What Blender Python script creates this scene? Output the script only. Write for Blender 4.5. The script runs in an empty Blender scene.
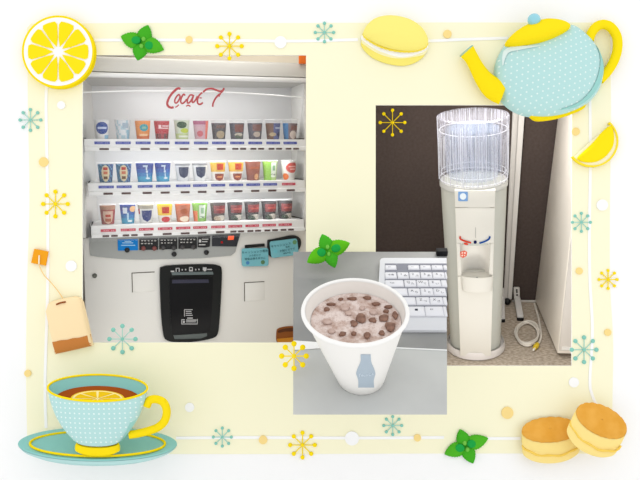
import bpy, bmesh, math, random
from mathutils import Vector, Matrix
random.seed(7)
PI = math.pi
sc = bpy.context.scene
COL = sc.collection

# ------------------------------------------------------------------ camera, light, exposure
ZC = 1.5                     # height of the display wall's middle
CAM = Vector((0.0, -4.0, ZC))
FPX = 800.0                  # focal length in pixels of a 640 px wide frame
cd = bpy.data.cameras.new('camera'); cam = bpy.data.objects.new('camera', cd); COL.objects.link(cam)
cam.location = CAM; cam.rotation_euler = (PI / 2, 0, 0)
cd.sensor_width = 36.0; cd.lens = 36.0 * FPX / 640.0; cd.clip_end = 100
sc.camera = cam
w = bpy.data.worlds.new('world'); sc.world = w; w.use_nodes = True
w.node_tree.nodes['Background'].inputs[0].default_value = (1, 1, 1, 1)
w.node_tree.nodes['Background'].inputs[1].default_value = 1.06
sc.view_settings.view_transform = 'Standard'; sc.view_settings.look = 'None'
sc.view_settings.gamma = 1.0; sc.view_settings.use_curve_mapping = False
EXPO = 0.2
sc.view_settings.exposure = EXPO
sc.cycles.use_denoising = True
sc.cycles.max_bounces = 10; sc.cycles.transparent_max_bounces = 24
EV = 2 ** EXPO

def area_light(name, loc, target, sx, sy, power, color=(1, 1, 1)):
    l = bpy.data.lights.new(name, 'AREA'); l.shape = 'RECTANGLE'; l.size = sx; l.size_y = sy
    l.energy = power; l.color = color
    o = bpy.data.objects.new(name, l); COL.objects.link(o)
    o.location = loc
    o.rotation_euler = (Vector(target) - Vector(loc)).to_track_quat('-Z', 'Y').to_euler()
    return o
LIGHT_POWER = dict(bay=3.3, foot=1.0, bayback=2.4, cooler=10.0, cooler_foot=3.2, display=1.8, shelf=1.6)
area_light('bay_fill', (-0.62, 0.2, ZC + 1.25), (-0.62, 0.35, ZC - 1.0), 1.2, 0.25, LIGHT_POWER['bay'], (1, .97, .92))  # unseen fill light, added above the opening to brighten the machine
area_light('bay_back_fill', (-0.62, 1.2, ZC + 1.3), (-0.62, 1.45, ZC + 0.9), 1.2, 0.1, LIGHT_POWER['bayback'], (1, .97, .92))  # added fill, out of view, brightens the back wall above the machine
area_light('bay_foot_fill', (-0.62, 0.08, ZC - 0.66), (-0.58, 0.7, ZC - 0.05), 1.2, 0.12, LIGHT_POWER['foot'], (1, .97, .92))  # hidden fill added below the opening for the lower cabinet
area_light('cooler_bay_fill', (0.85, 0.12, ZC + 0.95), (0.85, 0.9, ZC - 0.6), 0.9, 0.15, LIGHT_POWER['cooler'], (1, .97, .93))  # unseen fill light added to brighten the cooler bay from above

area_light('cooler_bay_foot_fill', (0.85, 0.07, ZC - 0.80), (0.9, 1.0, ZC - 0.2), 0.9, 0.1, LIGHT_POWER['cooler_foot'], (1, .97, .93))  # hidden fill added low behind the wall for column and carpet
# ------------------------------------------------------------------ helpers
def s2l(c):
    c /= 255.0
    return c / 12.92 if c <= 0.04045 else ((c + 0.055) / 1.055) ** 2.4
def lin(rgb, gain=1.0):
    return tuple(min(0.95, s2l(c) / EV * gain) for c in rgb) + (1.0,)
_mc = {}
def M(rgb, rough=0.7, spec=0.0, metal=0.0, gain=1.0, trans=None):
    key = (tuple(rgb), rough, spec, metal, gain)
    if key in _mc: return _mc[key]
    m = bpy.data.materials.new('paint_%02x%02x%02x' % tuple(int(c) for c in rgb)); m.use_nodes = True
    b = m.node_tree.nodes['Principled BSDF']
    b.inputs['Base Color'].default_value = lin(rgb, gain); b.inputs['Roughness'].default_value = rough
    b.inputs['Specular IOR Level'].default_value = spec; b.inputs['Metallic'].default_value = metal
    _mc[key] = m
    return m
def noise_mat(name, c1, c2, scale, rough=0.8, stops=(0.4, 0.6), spec=0.0, detail=4, gain=1.0, squash=(1, 1, 1)):
    m = bpy.data.materials.new(name); m.use_nodes = True; nt = m.node_tree; b = nt.nodes['Principled BSDF']
    tc = nt.nodes.new('ShaderNodeTexCoord'); mp = nt.nodes.new('ShaderNodeMapping'); n = nt.nodes.new('ShaderNodeTexNoise'); r = nt.nodes.new('ShaderNodeValToRGB')
    mp.inputs['Scale'].default_value = squash
    n.inputs['Scale'].default_value = scale; n.inputs['Detail'].default_value = detail
    r.color_ramp.elements[0].position = stops[0]; r.color_ramp.elements[1].position = stops[1]
    r.color_ramp.elements[0].color = lin(c1, gain); r.color_ramp.elements[1].color = lin(c2, gain)
    nt.links.new(tc.outputs['Object'], mp.inputs[0]); nt.links.new(mp.outputs[0], n.inputs['Vector'])
    nt.links.new(n.outputs['Fac'], r.inputs[0]); nt.links.new(r.outputs[0], b.inputs['Base Color'])
    b.inputs['Roughness'].default_value = rough; b.inputs['Specular IOR Level'].default_value = spec
    return m
def dot_mat(name, base, dot, pitch, radius, rot=0.0, stagger=False):
    """polka dots on a regular grid in the object's own x/z plane"""
    m = bpy.data.materials.new(name); m.use_nodes = True; nt = m.node_tree; b = nt.nodes['Principled BSDF']
    N = nt.nodes.new; L = nt.links.new
    tc = N('ShaderNodeTexCoord'); mp = N('ShaderNodeMapping'); mp.inputs['Rotation'].default_value = (0, rot, 0)
    mp.inputs['Scale'].default_value = (1 / pitch, 1 / pitch, 1 / pitch)
    L(tc.outputs['Object'], mp.inputs[0]); sx = N('ShaderNodeSeparateXYZ'); L(mp.outputs[0], sx.inputs[0])
    def op(kind, a, bb=None):
        q = N('ShaderNodeMath'); q.operation = kind
        for i, x in enumerate((a, bb)):
            if x is None: continue
            if isinstance(x, (int, float)): q.inputs[i].default_value = x
            else: L(x, q.inputs[i])
        return q.outputs[0]
    X, Z = sx.outputs['X'], sx.outputs['Z']
    if stagger: X = op('ADD', X, op('MULTIPLY', op('MODULO', op('FLOOR', op('ADD', Z, 100.0)), 2.0), 0.5))
    fx = op('SUBTRACT', op('FRACT', op('ADD', X, 100.0)), 0.5); fz = op('SUBTRACT', op('FRACT', op('ADD', Z, 100.0)), 0.5)
    d = op('ADD', op('MULTIPLY', fx, fx), op('MULTIPLY', fz, fz))
    k = op('LESS_THAN', d, (radius / pitch) ** 2)
    mx = N('ShaderNodeMix'); mx.data_type = 'RGBA'; L(k, mx.inputs[0])
    mx.inputs[6].default_value = lin(base); mx.inputs[7].default_value = lin(dot)
    L(mx.outputs[2], b.inputs['Base Color']); b.inputs['Roughness'].default_value = 0.7; b.inputs['Specular IOR Level'].default_value = 0.0
    return m
def clear_mat(name, tint, alpha_diffuse, gloss, rough=0.1):
    """clear plastic: see-through, with a little haze and gloss"""
    m = bpy.data.materials.new(name); m.use_nodes = True; nt = m.node_tree
    for n in list(nt.nodes): nt.nodes.remove(n)
    N = nt.nodes.new; out = N('ShaderNodeOutputMaterial'); t = N('ShaderNodeBsdfTransparent'); d = N('ShaderNodeBsdfDiffuse'); g = N('ShaderNodeBsdfGlossy')
    t.inputs[0].default_value = (1, 1, 1, 1); d.inputs[0].default_value = lin(tint); g.inputs['Roughness'].default_value = rough
    a = N('ShaderNodeMixShader'); a.inputs[0].default_value = alpha_diffuse; nt.links.new(t.outputs[0], a.inputs[1]); nt.links.new(d.outputs[0], a.inputs[2])
    c = N('ShaderNodeMixShader'); c.inputs[0].default_value = gloss; nt.links.new(a.outputs[0], c.inputs[1]); nt.links.new(g.outputs[0], c.inputs[2])
    nt.links.new(c.outputs[0], out.inputs[0])
    return m

class Frame:
    """a set's own axes: x along its front, y away from the viewer, z up"""
    def __init__(s, O, X, Y):
        s.O = Vector(O); s.X = Vector(X).normalized(); Y = Vector(Y); s.Y = (Y - Y.dot(s.X) * s.X).normalized(); s.Z = s.X.cross(s.Y)
        s.M = Matrix(((s.X.x, s.Y.x, s.Z.x, s.O.x), (s.X.y, s.Y.y, s.Z.y, s.O.y), (s.X.z, s.Y.z, s.Z.z, s.O.z), (0, 0, 0, 1)))
        s.I = s.M.inverted()
    def ray(s, px, py):
        d = Vector(((px - 320) / FPX, 1, (240 - py) / FPX))
        return s.I @ CAM, s.I.to_3x3() @ d
    def on(s, axis, val, px, py):
        o, d = s.ray(px, py); t = (val - o[axis]) / d[axis]
        return o + d * t
    def fy(s, px, py, d=0.0): return s.on(1, d, px, py)
    def fz(s, px, py, z=0.0): return s.on(2, z, px, py)
    def px(s, p):                       # metres that one pixel spans at p
        return ((s.M @ Vector(p)).y - CAM.y) / FPX
def point(px, py, y):
    return CAM + Vector(((px - 320) / FPX, 1, (240 - py) / FPX)) * (y - CAM.y)
WORLD = Frame((0, 0, 0), (1, 0, 0), (0, 1, 0))
BOARD = WORLD
def bp(px, py, y=0.0):
    p = point(px, py, y); return (p.x, p.y, p.z)

class MB:
    def __init__(s): s.v = []; s.f = []; s.m = []; s.mats = []
    def mi(s, mat):
        if mat not in s.mats: s.mats.append(mat)
        return s.mats.index(mat)
    def add(s, vs, fs, mat):
        b = len(s.v); i = s.mi(mat)
        s.v += [tuple(v) for v in vs]
        for f in fs: s.f.append(tuple(b + k for k in f)); s.m.append(i)
        return s
    def box(s, x0, x1, y0, y1, z0, z1, mat, bev=0.0, seg=2):
        if x0 > x1: x0, x1 = x1, x0
        if y0 > y1: y0, y1 = y1, y0
        if z0 > z1: z0, z1 = z1, z0
        vs = [(x0, y0, z0), (x1, y0, z0), (x1, y1, z0), (x0, y1, z0), (x0, y0, z1), (x1, y0, z1), (x1, y1, z1), (x0, y1, z1)]
        return s.hexa(vs, mat, bev, seg)
    def hexa(s, vs, mat, bev=0.0, seg=2):
        fs = [(3, 2, 1, 0), (4, 5, 6, 7), (0, 1, 5, 4), (1, 2, 6, 5), (2, 3, 7, 6), (3, 0, 4, 7)]
        if bev <= 0: return s.add(vs, fs, mat)
        bm = bmesh.new(); bv = [bm.verts.new(v) for v in vs]
        for f in fs: bm.faces.new([bv[i] for i in f])
        bmesh.ops.bevel(bm, geom=list(bm.edges), offset=bev, segments=seg, profile=0.5, affect='EDGES')
        bm.verts.index_update()
        s.add([v.co[:] for v in bm.verts], [[v.index for v in f.verts] for f in bm.faces], mat); bm.free()
        return s
    def prism(s, pts0, pts1, mat, bev=0.0, side=None):
        """closed loft between two equal outlines (3-D points)"""
        n = len(pts0)
        if bev > 0:
            bm = bmesh.new(); a = [bm.verts.new(p) for p in pts0]; b = [bm.verts.new(p) for p in pts1]
            fa = bm.faces.new(a); fb = bm.faces.new(b[::-1])
            for i in range(n): bm.faces.new((a[i], b[i], b[(i + 1) % n], a[(i + 1) % n]))
            bmesh.ops.bevel(bm, geom=list(fa.edges), offset=bev, segments=2, profile=0.5, affect='EDGES')
            bmesh.ops.triangulate(bm, faces=[f for f in bm.faces if len(f.verts) > 4]); bm.verts.index_update()
            s.add([v.co[:] for v in bm.verts], [[v.index for v in f.verts] for f in bm.faces], mat); bm.free()
            return s
        s.add(list(pts0) + list(pts1), [tuple(range(n)), tuple(range(2 * n - 1, n - 1, -1))], mat)
        s.add(list(pts0) + list(pts1), [(i, n + i, n + (i + 1) % n, (i + 1) % n) for i in range(n)], side or mat)
        return s
    def rings(s, rs, mat, closed=True, cap0=False, cap1=False, matf=None):
        n = len(rs[0]); vs = [p for r in rs for p in r]
        for j in range(len(rs) - 1):
            for i in range(n if closed else n - 1):
                f = (j * n + i, j * n + (i + 1) % n, (j + 1) * n + (i + 1) % n, (j + 1) * n + i)
                mt = matf(i, j) if matf else mat
                s.f.append(tuple(len(s.v) + k for k in f)); s.m.append(s.mi(mt))
        base = len(s.v); s.v += [tuple(v) for v in vs]
        if cap0: s.f.append(tuple(base + i for i in range(n))[::-1]); s.m.append(s.mi(mat))
        if cap1: s.f.append(tuple(base + (len(rs) - 1) * n + i for i in range(n))); s.m.append(s.mi(mat))
        return s
    def lathe(s, prof, mat, c=(0, 0, 0), n=40, cap0=False, cap1=False, lean=(0, 0)):
        """prof: (radius, z); lean shifts the axis in x,y per unit z"""
        rs = [[(c[0] + lean[0] * z + r * math.cos(2 * PI * i / n), c[1] + lean[1] * z + r * math.sin(2 * PI * i / n), c[2] + z) for i in range(n)] for r, z in prof]
        return s.rings(rs, mat, True, cap0, cap1)
    def tube(s, pts, rad, mat, n=10, closed=False, flat=1.0, up=(0, 1, 0)):
        pts = [Vector(p) for p in pts]; k = len(pts); rs = []
        for i, p in enumerate(pts):
            a = pts[(i - 1) % k] if (closed or i) else p; b = pts[(i + 1) % k] if (closed or i < k - 1) else p
            t = (b - a).normalized(); u = Vector(up); u = (u - u.dot(t) * t)
            if u.length < 1e-4: u = Vector((1, 0, 0)) - t.x * t
            u.normalize(); q = t.cross(u); r = rad[i] if isinstance(rad, (list, tuple)) else rad
            rs.append([p + q * r * math.cos(2 * PI * j / n) + u * r * flat * math.sin(2 * PI * j / n) for j in range(n)])
        if closed: rs.append(rs[0])
        return s.rings(rs, mat, True, not closed, not closed)
    def ball(s, c, rx, ry, rz, mat, n=20, m=12):
        rs = [[(c[0] + rx * math.sin(PI * j / m) * math.cos(2 * PI * i / n), c[1] + ry * math.sin(PI * j / m) * math.sin(2 * PI * i / n), c[2] - rz * math.cos(PI * j / m)) for i in range(n)] for j in range(m + 1)]
        return s.rings(rs, mat)
    def obj(s, name, parent=None, frame=WORLD, base=(0, 0, 0), angle=40):
        """link as one mesh; coordinates are in `frame`, the origin goes to `base`"""
        base = Vector(base); me = bpy.data.meshes.new(name)
        if parent is not None and 'base' in _tmp.get(parent.name, {}): base = _tmp[parent.name]['base']
        me.from_pydata([Vector(v) - base for v in s.v], [], s.f)
        for mt in s.mats: me.materials.append(mt)
        for p, i in zip(me.polygons, s.m): p.material_index = i
        bm = bmesh.new(); bm.from_mesh(me); bmesh.ops.remove_doubles(bm, verts=bm.verts, dist=1e-6); bmesh.ops.recalc_face_normals(bm, faces=bm.faces); bm.to_mesh(me); bm.free()
        me.shade_smooth(); me.set_sharp_from_angle(angle=math.radians(angle))
        o = bpy.data.objects.new(name, me); COL.objects.link(o)
        if parent is not None: o.parent = parent
        else: o.matrix_world = frame.M @ Matrix.Translation(base)
        _tmp[o.name] = {'base': base}
        return o
_tmp = {}
def tag(o, label, cat, group=None, kind=None):
    o['label'] = label; o['category'] = cat
    if group: o['group'] = group
    if kind: o['kind'] = kind
    return o
def thing(name, label, cat, base=(0, 0, 0), frame=WORLD, group=None):
    o = bpy.data.objects.new(name, None); COL.objects.link(o); o.empty_display_size = 0.05
    o.matrix_world = frame.M @ Matrix.Translation(Vector(base)); _tmp[o.name] = {'base': Vector(base)}
    return tag(o, label, cat, group)
def struct(o): o['kind'] = 'structure'; return o

def smooth(pts, n=96, closed=True):
    """Catmull-Rom through 2-D points"""
    k = len(pts); out = []; segs = k if closed else k - 1; per = max(2, n // segs)
    for i in range(segs):
        P = [pts[(i + j) % k] if closed else pts[min(max(i + j, 0), k - 1)] for j in (-1, 0, 1, 2)]
        for q in range(per):
            t = q / per
            out.append(tuple(0.5 * (2 * P[1][c] + (P[2][c] - P[0][c]) * t + (2 * P[0][c] - 5 * P[1][c] + 4 * P[2][c] - P[3][c]) * t * t + (3 * P[1][c] - P[0][c] - 3 * P[2][c] + P[3][c]) * t ** 3) for c in range(len(pts[0]))))
    if not closed: out.append(tuple(pts[-1]))
    return out
def ell(cx, cy, a, b, n=64, rot=0.0):
    c, s = math.cos(math.radians(rot)), math.sin(math.radians(rot))
    return [(cx + a * math.cos(t) * c - b * math.sin(t) * s, cy + a * math.cos(t) * s + b * math.sin(t) * c) for t in [2 * PI * i / n for i in range(n)]]
def rrect(x0, y0, x1, y1, r, n=5):
    out = []
    for cx, cy, a in ((x1 - r, y1 - r, 0), (x0 + r, y1 - r, 90), (x0 + r, y0 + r, 180), (x1 - r, y0 + r, 270)):
        for i in range(n + 1):
            t = math.radians(a + 90 * i / n); out.append((cx + r * math.cos(t), cy + r * math.sin(t)))
    return out

_sheet_n = [0]
def filled(outlines, thick):
    """2-D outlines (first outer, rest holes) -> verts (x, y, z in 0..thick), faces"""
    cu = bpy.data.curves.new('sheet', 'CURVE'); cu.dimensions = '2D'; cu.fill_mode = 'BOTH'; cu.extrude = thick / 2
    for o in outlines:
        sp = cu.splines.new('POLY'); sp.points.add(len(o) - 1); sp.use_cyclic_u = True
        for p, q in zip(sp.points, o): p.co = (q[0], q[1], 0, 1)
    ob = bpy.data.objects.new('sheet', cu); COL.objects.link(ob)
    dg = bpy.context.evaluated_depsgraph_get(); dg.update()
    me = bpy.data.meshes.new_from_object(ob.evaluated_get(dg))
    vs = [(v.co.x, v.co.y, v.co.z + thick / 2) for v in me.vertices]; fs = [tuple(p.vertices) for p in me.polygons]
    bpy.data.objects.remove(ob); bpy.data.curves.remove(cu); bpy.data.meshes.remove(me)
    return vs, fs
_txt = {}
def text_shape(body, size, thick=0.0, align='CENTER'):
    k = (body, size, thick, align)
    if k in _txt: return _txt[k]
    cu = bpy.data.curves.new('text', 'FONT'); cu.body = body; cu.size = size; cu.extrude = thick; cu.align_x = align; cu.align_y = 'CENTER'; cu.resolution_u = 2
    ob = bpy.data.objects.new('text', cu); COL.objects.link(ob)
    dg = bpy.context.evaluated_depsgraph_get(); dg.update()
    me = bpy.data.meshes.new_from_object(ob.evaluated_get(dg))
    r = ([tuple(v.co) for v in me.vertices], [tuple(p.vertices) for p in me.polygons])
    bpy.data.objects.remove(ob); bpy.data.curves.remove(cu); bpy.data.meshes.remove(me)
    _txt[k] = r
    return r
def sheet(mb, outlines, y_front, y_back, mat):
    """pixel outlines on the display wall, extruded from y_back forward to y_front"""
    vs, fs = filled([[(bp(x, y, y_front)[0], bp(x, y, y_front)[2]) for x, y in o] for o in outlines], 1.0)
    mb.add([(v[0], y_front + (y_back - y_front) * v[2], v[1]) for v in vs], fs, mat)
    return mb
class Dome:
    """a pillow-shaped relief over a pixel outline; its back lies at y_back"""
    def __init__(s, outline, y0, h, power=2.2, centre=None):
        s.o = outline; s.y0 = y0; s.h = h; s.p = power
        s.c = centre or (sum(p[0] for p in outline) / len(outline), sum(p[1] for p in outline) / len(outline))
    def add(s, mb, mat, y_back=0.0, n=12):
        rs = [[bp(x, y, s.y0)[0:1] + (y_back,) + bp(x, y, s.y0)[2:] for x, y in s.o]]
        for j in range(n + 1):
            a = (PI / 2) * j / n; t = max(0.0, math.cos(a)); t = t if j < n else 0.0
            dep = s.h * (max(0.0, 1 - t ** s.p)) ** (1 / s.p)
            rs.append([(lambda q: (q[0], s.y0 - dep, q[2]))(bp(s.c[0] + (x - s.c[0]) * t, s.c[1] + (y - s.c[1]) * t, s.y0)) for x, y in s.o])
        mb.rings(rs, mat, True, True, False)
        return mb
    def depth(s, x, y):
        ang = math.atan2(y - s.c[1], x - s.c[0]); r = math.hypot(x - s.c[0], y - s.c[1]); best = None
        for i in range(len(s.o)):
            p, q = s.o[i], s.o[(i + 1) % len(s.o)]
            a0 = math.atan2(p[1] - s.c[1], p[0] - s.c[0]); a1 = math.atan2(q[1] - s.c[1], q[0] - s.c[0])
            d0 = (ang - a0 + PI) % (2 * PI) - PI; d1 = (a1 - ang + PI) % (2 * PI) - PI
            if (d0 >= 0 and d1 >= 0) or (d0 <= 0 and d1 <= 0):
                if abs(d0) + abs(d1) < 1.5:
                    f = d0 / (d0 + d1) if abs(d0 + d1) > 1e-9 else 0
                    R = math.hypot(p[0] + (q[0] - p[0]) * f - s.c[0], p[1] + (q[1] - p[1]) * f - s.c[1]); best = R
        t = min(1.0, r / best) if best else 0.0
        return s.y0 - s.h * (max(0.0, 1 - t ** s.p)) ** (1 / s.p)
    def strip(s, mb, path, widths, mat, lift=0.004):
        """a painted band that follows the dome"""
        pts = smooth([(p[0], p[1], wd) for p, wd in zip(path, widths)], 40, False); rs = []
        for i, (x, y, wd) in enumerate(pts):
            a = pts[max(0, i - 1)]; b = pts[min(len(pts) - 1, i + 1)]; t = Vector((b[0] - a[0], b[1] - a[1])).normalized(); nx, ny = -t.y, t.x
            row = []
            for k in range(-3, 4):
                X, Y = x + nx * wd * k / 6, y + ny * wd * k / 6; q = bp(X, Y, s.y0); row.append((q[0], s.depth(X, Y) - lift, q[2]))
            rs.append(row)
        return mb.rings(rs, mat, False)

# ------------------------------------------------------------------ the display wall with its two openings
WHITE = M((255, 255, 255)); CREAM = M((255, 251, 219))
VEND = [(82.3, 55), (306, 55), (306, 342.6), (82.3, 342.6)]
COOL = [(375.7, 105), (572, 105), (572, 366), (375.7, 366)]
mb = MB()
vs, fs = filled([[(-2.9, ZC - 2.0), (2.9, ZC - 2.0), (2.9, ZC + 2.0), (-2.9, ZC + 2.0)]] + [[(bp(x, y)[0], bp(x, y)[2]) for x, y in h] for h in (VEND, COOL)], 0.012)
mb.add([(v[0], v[2], v[1]) for v in vs], fs, WHITE)
struct(mb.obj('wall_front'))
mb = MB(); mb.box(-2.9, 2.9, -1.2, 0.0, ZC - 2.05, ZC - 2.0, WHITE); struct(mb.obj('floor'))
mb = MB()
edge = smooth([(60, 23.5), (150, 23), (300, 23), (420, 22.5), (560, 22.5), (606, 22.5)], 60, False) + smooth([(610, 27), (611, 110), (610, 200), (610, 280), (613, 340), (612.5, 400), (612, 450)], 60, False) + smooth([(608, 454), (560, 453.5), (420, 453.5), (280, 454), (120, 454), (31, 454)], 60, False) + smooth([(27.5, 450), (26, 373), (27, 290), (29.5, 200), (28, 110), (27, 28)], 60, False) + [(31, 23.5)]
sheet(mb, [edge, VEND, COOL], -0.004, -0.0002, CREAM)
cream = mb.obj('cream_paper'); tag(cream, 'pale cream wavy edged backing sheet on the white display wall', 'paper')
def line_on_wall(pts, wd, y0, y1, mat, closed=False):
    L, R = [], []
    for i, p in enumerate(pts):
        a = pts[max(0, i - 1)]; b = pts[min(len(pts) - 1, i + 1)]; t = Vector((b[0] - a[0], b[1] - a[1])).normalized()
        L.append((p[0] - t.y * wd / 2, p[1] + t.x * wd / 2)); R.append((p[0] + t.y * wd / 2, p[1] - t.x * wd / 2))
    return sheet(MB(), [L + R[::-1]], y0, y1, mat)
stripe = [smooth([(46, 428), (45, 380), (47.5, 290), (47.5, 200), (46, 110), (46.5, 86)], 60, False), smooth([(94, 40), (200, 40), (290, 41), (358, 39.5)], 60, False),
          smooth([(428, 41), (460, 39.5), (508, 38)], 30, False), smooth([(590, 98), (590.5, 160), (589.5, 230), (590, 280), (592.5, 330), (590, 380), (592, 394), (597, 406)], 60, False),
          smooth([(176, 438), (250, 437.5), (350, 438), (444, 437.5)], 60, False), smooth([(487, 438.5), (521, 438.5)], 12, False)]
mb = MB()
for s_ in stripe:
    q = line_on_wall(s_, 2.8, -0.007, -0.0045, WHITE); mb.add(q.v, q.f, WHITE)
tag(mb.obj('white_ribbon'), 'thin white ribbon border glued round the cream sheet', 'ribbon')

def dot(px, py, r, white, label):
    mb = MB(); mat = WHITE if white else M((253, 224, 148)); o = ell(px, py, r, r, 28)
    if white: sheet(mb, [o], -0.012, -0.0045, mat)
    else: sheet(mb, [o], -0.011, -0.0045, mat)
    tag(mb.obj('white_disc' if white else 'peach_disc', base=bp(px, py, -0.004)), label, 'dot', 'white discs on the cream sheet' if white else 'peach discs on the cream sheet')
for px, py, r, l in ((61, 105, 4, 'small white disc below the round lemon slice'), (71, 266, 5.5, 'white disc beside the orange tea bag tag'),
                     (189.5, 407.5, 4.6, 'white disc beside the teacup handle'), (280.5, 42, 6, 'white disc on the top ribbon above the vending machine'),
                     (352, 438.5, 7, 'largest white disc, on the bottom ribbon below the paper cup'), (574, 382.5, 5, 'white disc above the tilted scone'), (602.5, 205, 5.6, 'white disc below the lemon wedge')):
    dot(px, py, r, True, l)
for px, py, r, l in ((447.5, 34, 4.2, 'peach disc between the macaron and the teapot spout'), (189, 39.5, 3.6, 'peach disc on the top ribbon beside the highest mint sprig'),
                     (43.5, 162, 4.8, 'peach disc on the side ribbon left of the vending machine'), (27.5, 373.5, 3.5, 'peach disc at the sheet edge above the saucer'),
                     (263, 440, 4.3, 'peach disc between the teal and yellow starbursts on the bottom ribbon'), (417.5, 438, 3.6, 'small peach disc beside the mint sprig on the bottom ribbon'),
                     (507.5, 413, 6, 'largest peach disc, above the upright scone'), (576, 131.5, 4, 'peach disc between the teapot and the lemon wedge'),
                     (579.5, 271, 3.5, 'peach disc beside the white cabinet, below the small teal starburst'), (608, 332.5, 3.5, 'peach disc at the sheet edge above the large teal starburst')):
    dot(px, py, r, False, l)

TEAL = M((140, 207, 192)); TEALL = M((175, 222, 208)); YEL = M((255, 226, 28)); YELL = M((255, 236, 100))
def starburst(px, py, R, yellow, label, dr, y=-0.006, frame=None, plane=None):
    a, b = (YEL, YEL) if yellow else (TEAL, TEALL)
    def P(x, yy):
        return bp(x, yy, y) if frame is None else frame.fy(x, yy, plane)
    base = P(px, py); t = thing('starburst', label, 'starburst', base, frame or WORLD, 'yellow starbursts' if yellow else 'teal starbursts')
    out = Vector((0, -1, 0)); mb = MB()
    for k in range(4):
        an = PI * k / 4; p0 = Vector(P(px + R * math.cos(an), py + R * math.sin(an))); p1 = Vector(P(px - R * math.cos(an), py - R * math.sin(an)))
        mb.tube([p0 + out * 0.002, p1 + out * 0.002], 0.0024, b, 6, False, 0.7)
    mb.obj('rays', t, frame or WORLD)
    for k in range(9):
        an = PI * k / 4; x, yy = (px + R * math.cos(an), py + R * math.sin(an)) if k < 8 else (px, py)
        c = Vector(P(x, yy)); r = dr * 0.005 * (0.75 if k == 8 else 1); m2 = MB()
        rs = [[c + Vector((r * q * math.cos(2 * PI * i / 16), -d, r * q * math.sin(2 * PI * i / 16))) for i in range(16)] for q, d in ((1, -0.001), (1, 0.004), (0.8, 0.006), (0.0, 0.007))]
        m2.rings(rs, a, True, True); m2.obj('tip' if k < 8 else 'centre', t, frame or WORLD)
    return t
for a in ((30.5, 120, 10.3, 0, 'teal starburst on the side ribbon below the lemon slice', 1.6), (55.5, 204, 12.3, 1, 'yellow starburst left of the vending machine', 2.1),
          (229.5, 46.2, 12.2, 1, 'yellow starburst above the vending machine', 2.1), (324.5, 32.5, 9.2, 0, 'teal starburst on the top ribbon beside the macaron', 1.6),
          (581.3, 222.3, 9, 0, 'small teal starburst beside the white cabinet', 1.5), (608, 279.5, 9, 1, 'yellow starburst at the sheet edge below the lemon wedge', 1.5),
          (584, 349.7, 12.3, 0, 'large teal starburst beside the cabinet foot', 2.1), (122.5, 339, 13, 0, 'teal starburst on the lower edge of the vending machine opening', 2.2),
          (222.3, 437, 9, 0, 'small teal starburst on the bottom ribbon right of the saucer', 1.5), (302.5, 445, 12.3, 1, 'yellow starburst on the bottom ribbon below the desk', 2.1),
          (392.7, 425.5, 9, 0, 'small teal starburst just under the desk edge', 1.5)):
    starburst(a[0], a[1], a[2], bool(a[3]), a[4], a[5])
# ------------------------------------------------------------------ the relief illustrations mounted on the wall
def rot2(p, c, a):
    s_, c_ = math.sin(math.radians(a)), math.cos(math.radians(a)); x, y = p[0] - c[0], p[1] - c[1]
    return (c[0] + x * c_ - y * s_, c[1] + x * s_ + y * c_)
def tl(rows, cx, y0, k, n=56, rot=0.0, c=None):
    """a turned form tilted towards the viewer: rows of (radius px, centre row px, half height px)"""
    rs = []
    for r, cy, b in rows:
        ring = []
        for i in range(n):
            t = 2 * PI * i / n; q = (cx + r * math.sin(t), cy + b * math.cos(t))
            if rot: q = rot2(q, c, rot)
            ring.append(bp(q[0], q[1], y0 - k * r * 0.005 * math.cos(t)))
        rs.append(ring)
    return rs
BLUE = (187, 226, 224)
# lemon slice
LC = (58, 51.6); t = thing('lemon_slice', 'round yellow lemon slice overlapping the top corner of the vending machine opening', 'lemon slice', bp(LC[0], LC[1], -0.005))
def disc(mb, c, r, yf, yb, mat, bev=0.0):
    a = [bp(x, y, yf) for x, y in ell(c[0], c[1], r, r, 80)]; b = [(p[0], yb, p[2]) for p in a]
    return mb.prism(a, b, mat, bev)
disc(MB(), LC, 36.2, -0.05, -0.006, M((255, 228, 30)), 0.006).obj('rind', t)
disc(MB(), LC, 34.1, -0.053, -0.048, M((255, 255, 255))).obj('pith', t)
for k in range(10):
    a0 = math.radians(-90 + 36 * k + 2.2); a1 = math.radians(-90 + 36 * (k + 1) - 2.2); am = (a0 + a1) / 2
    pts = [(5.2, am)] + [(R_, a0) for R_ in (14, 22, 27.5)] + [(30.2, a0 + (a1 - a0) * q) for q in (.12, .3, .5, .7, .88)] + [(R_, a1) for R_ in (27.5, 22, 14)]
    sheet(MB(), [[(LC[0] + r * math.cos(a), LC[1] + r * math.sin(a)) for r, a in pts]], -0.058, -0.0525, M((255, 230, 32))).obj('segment', t)
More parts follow.
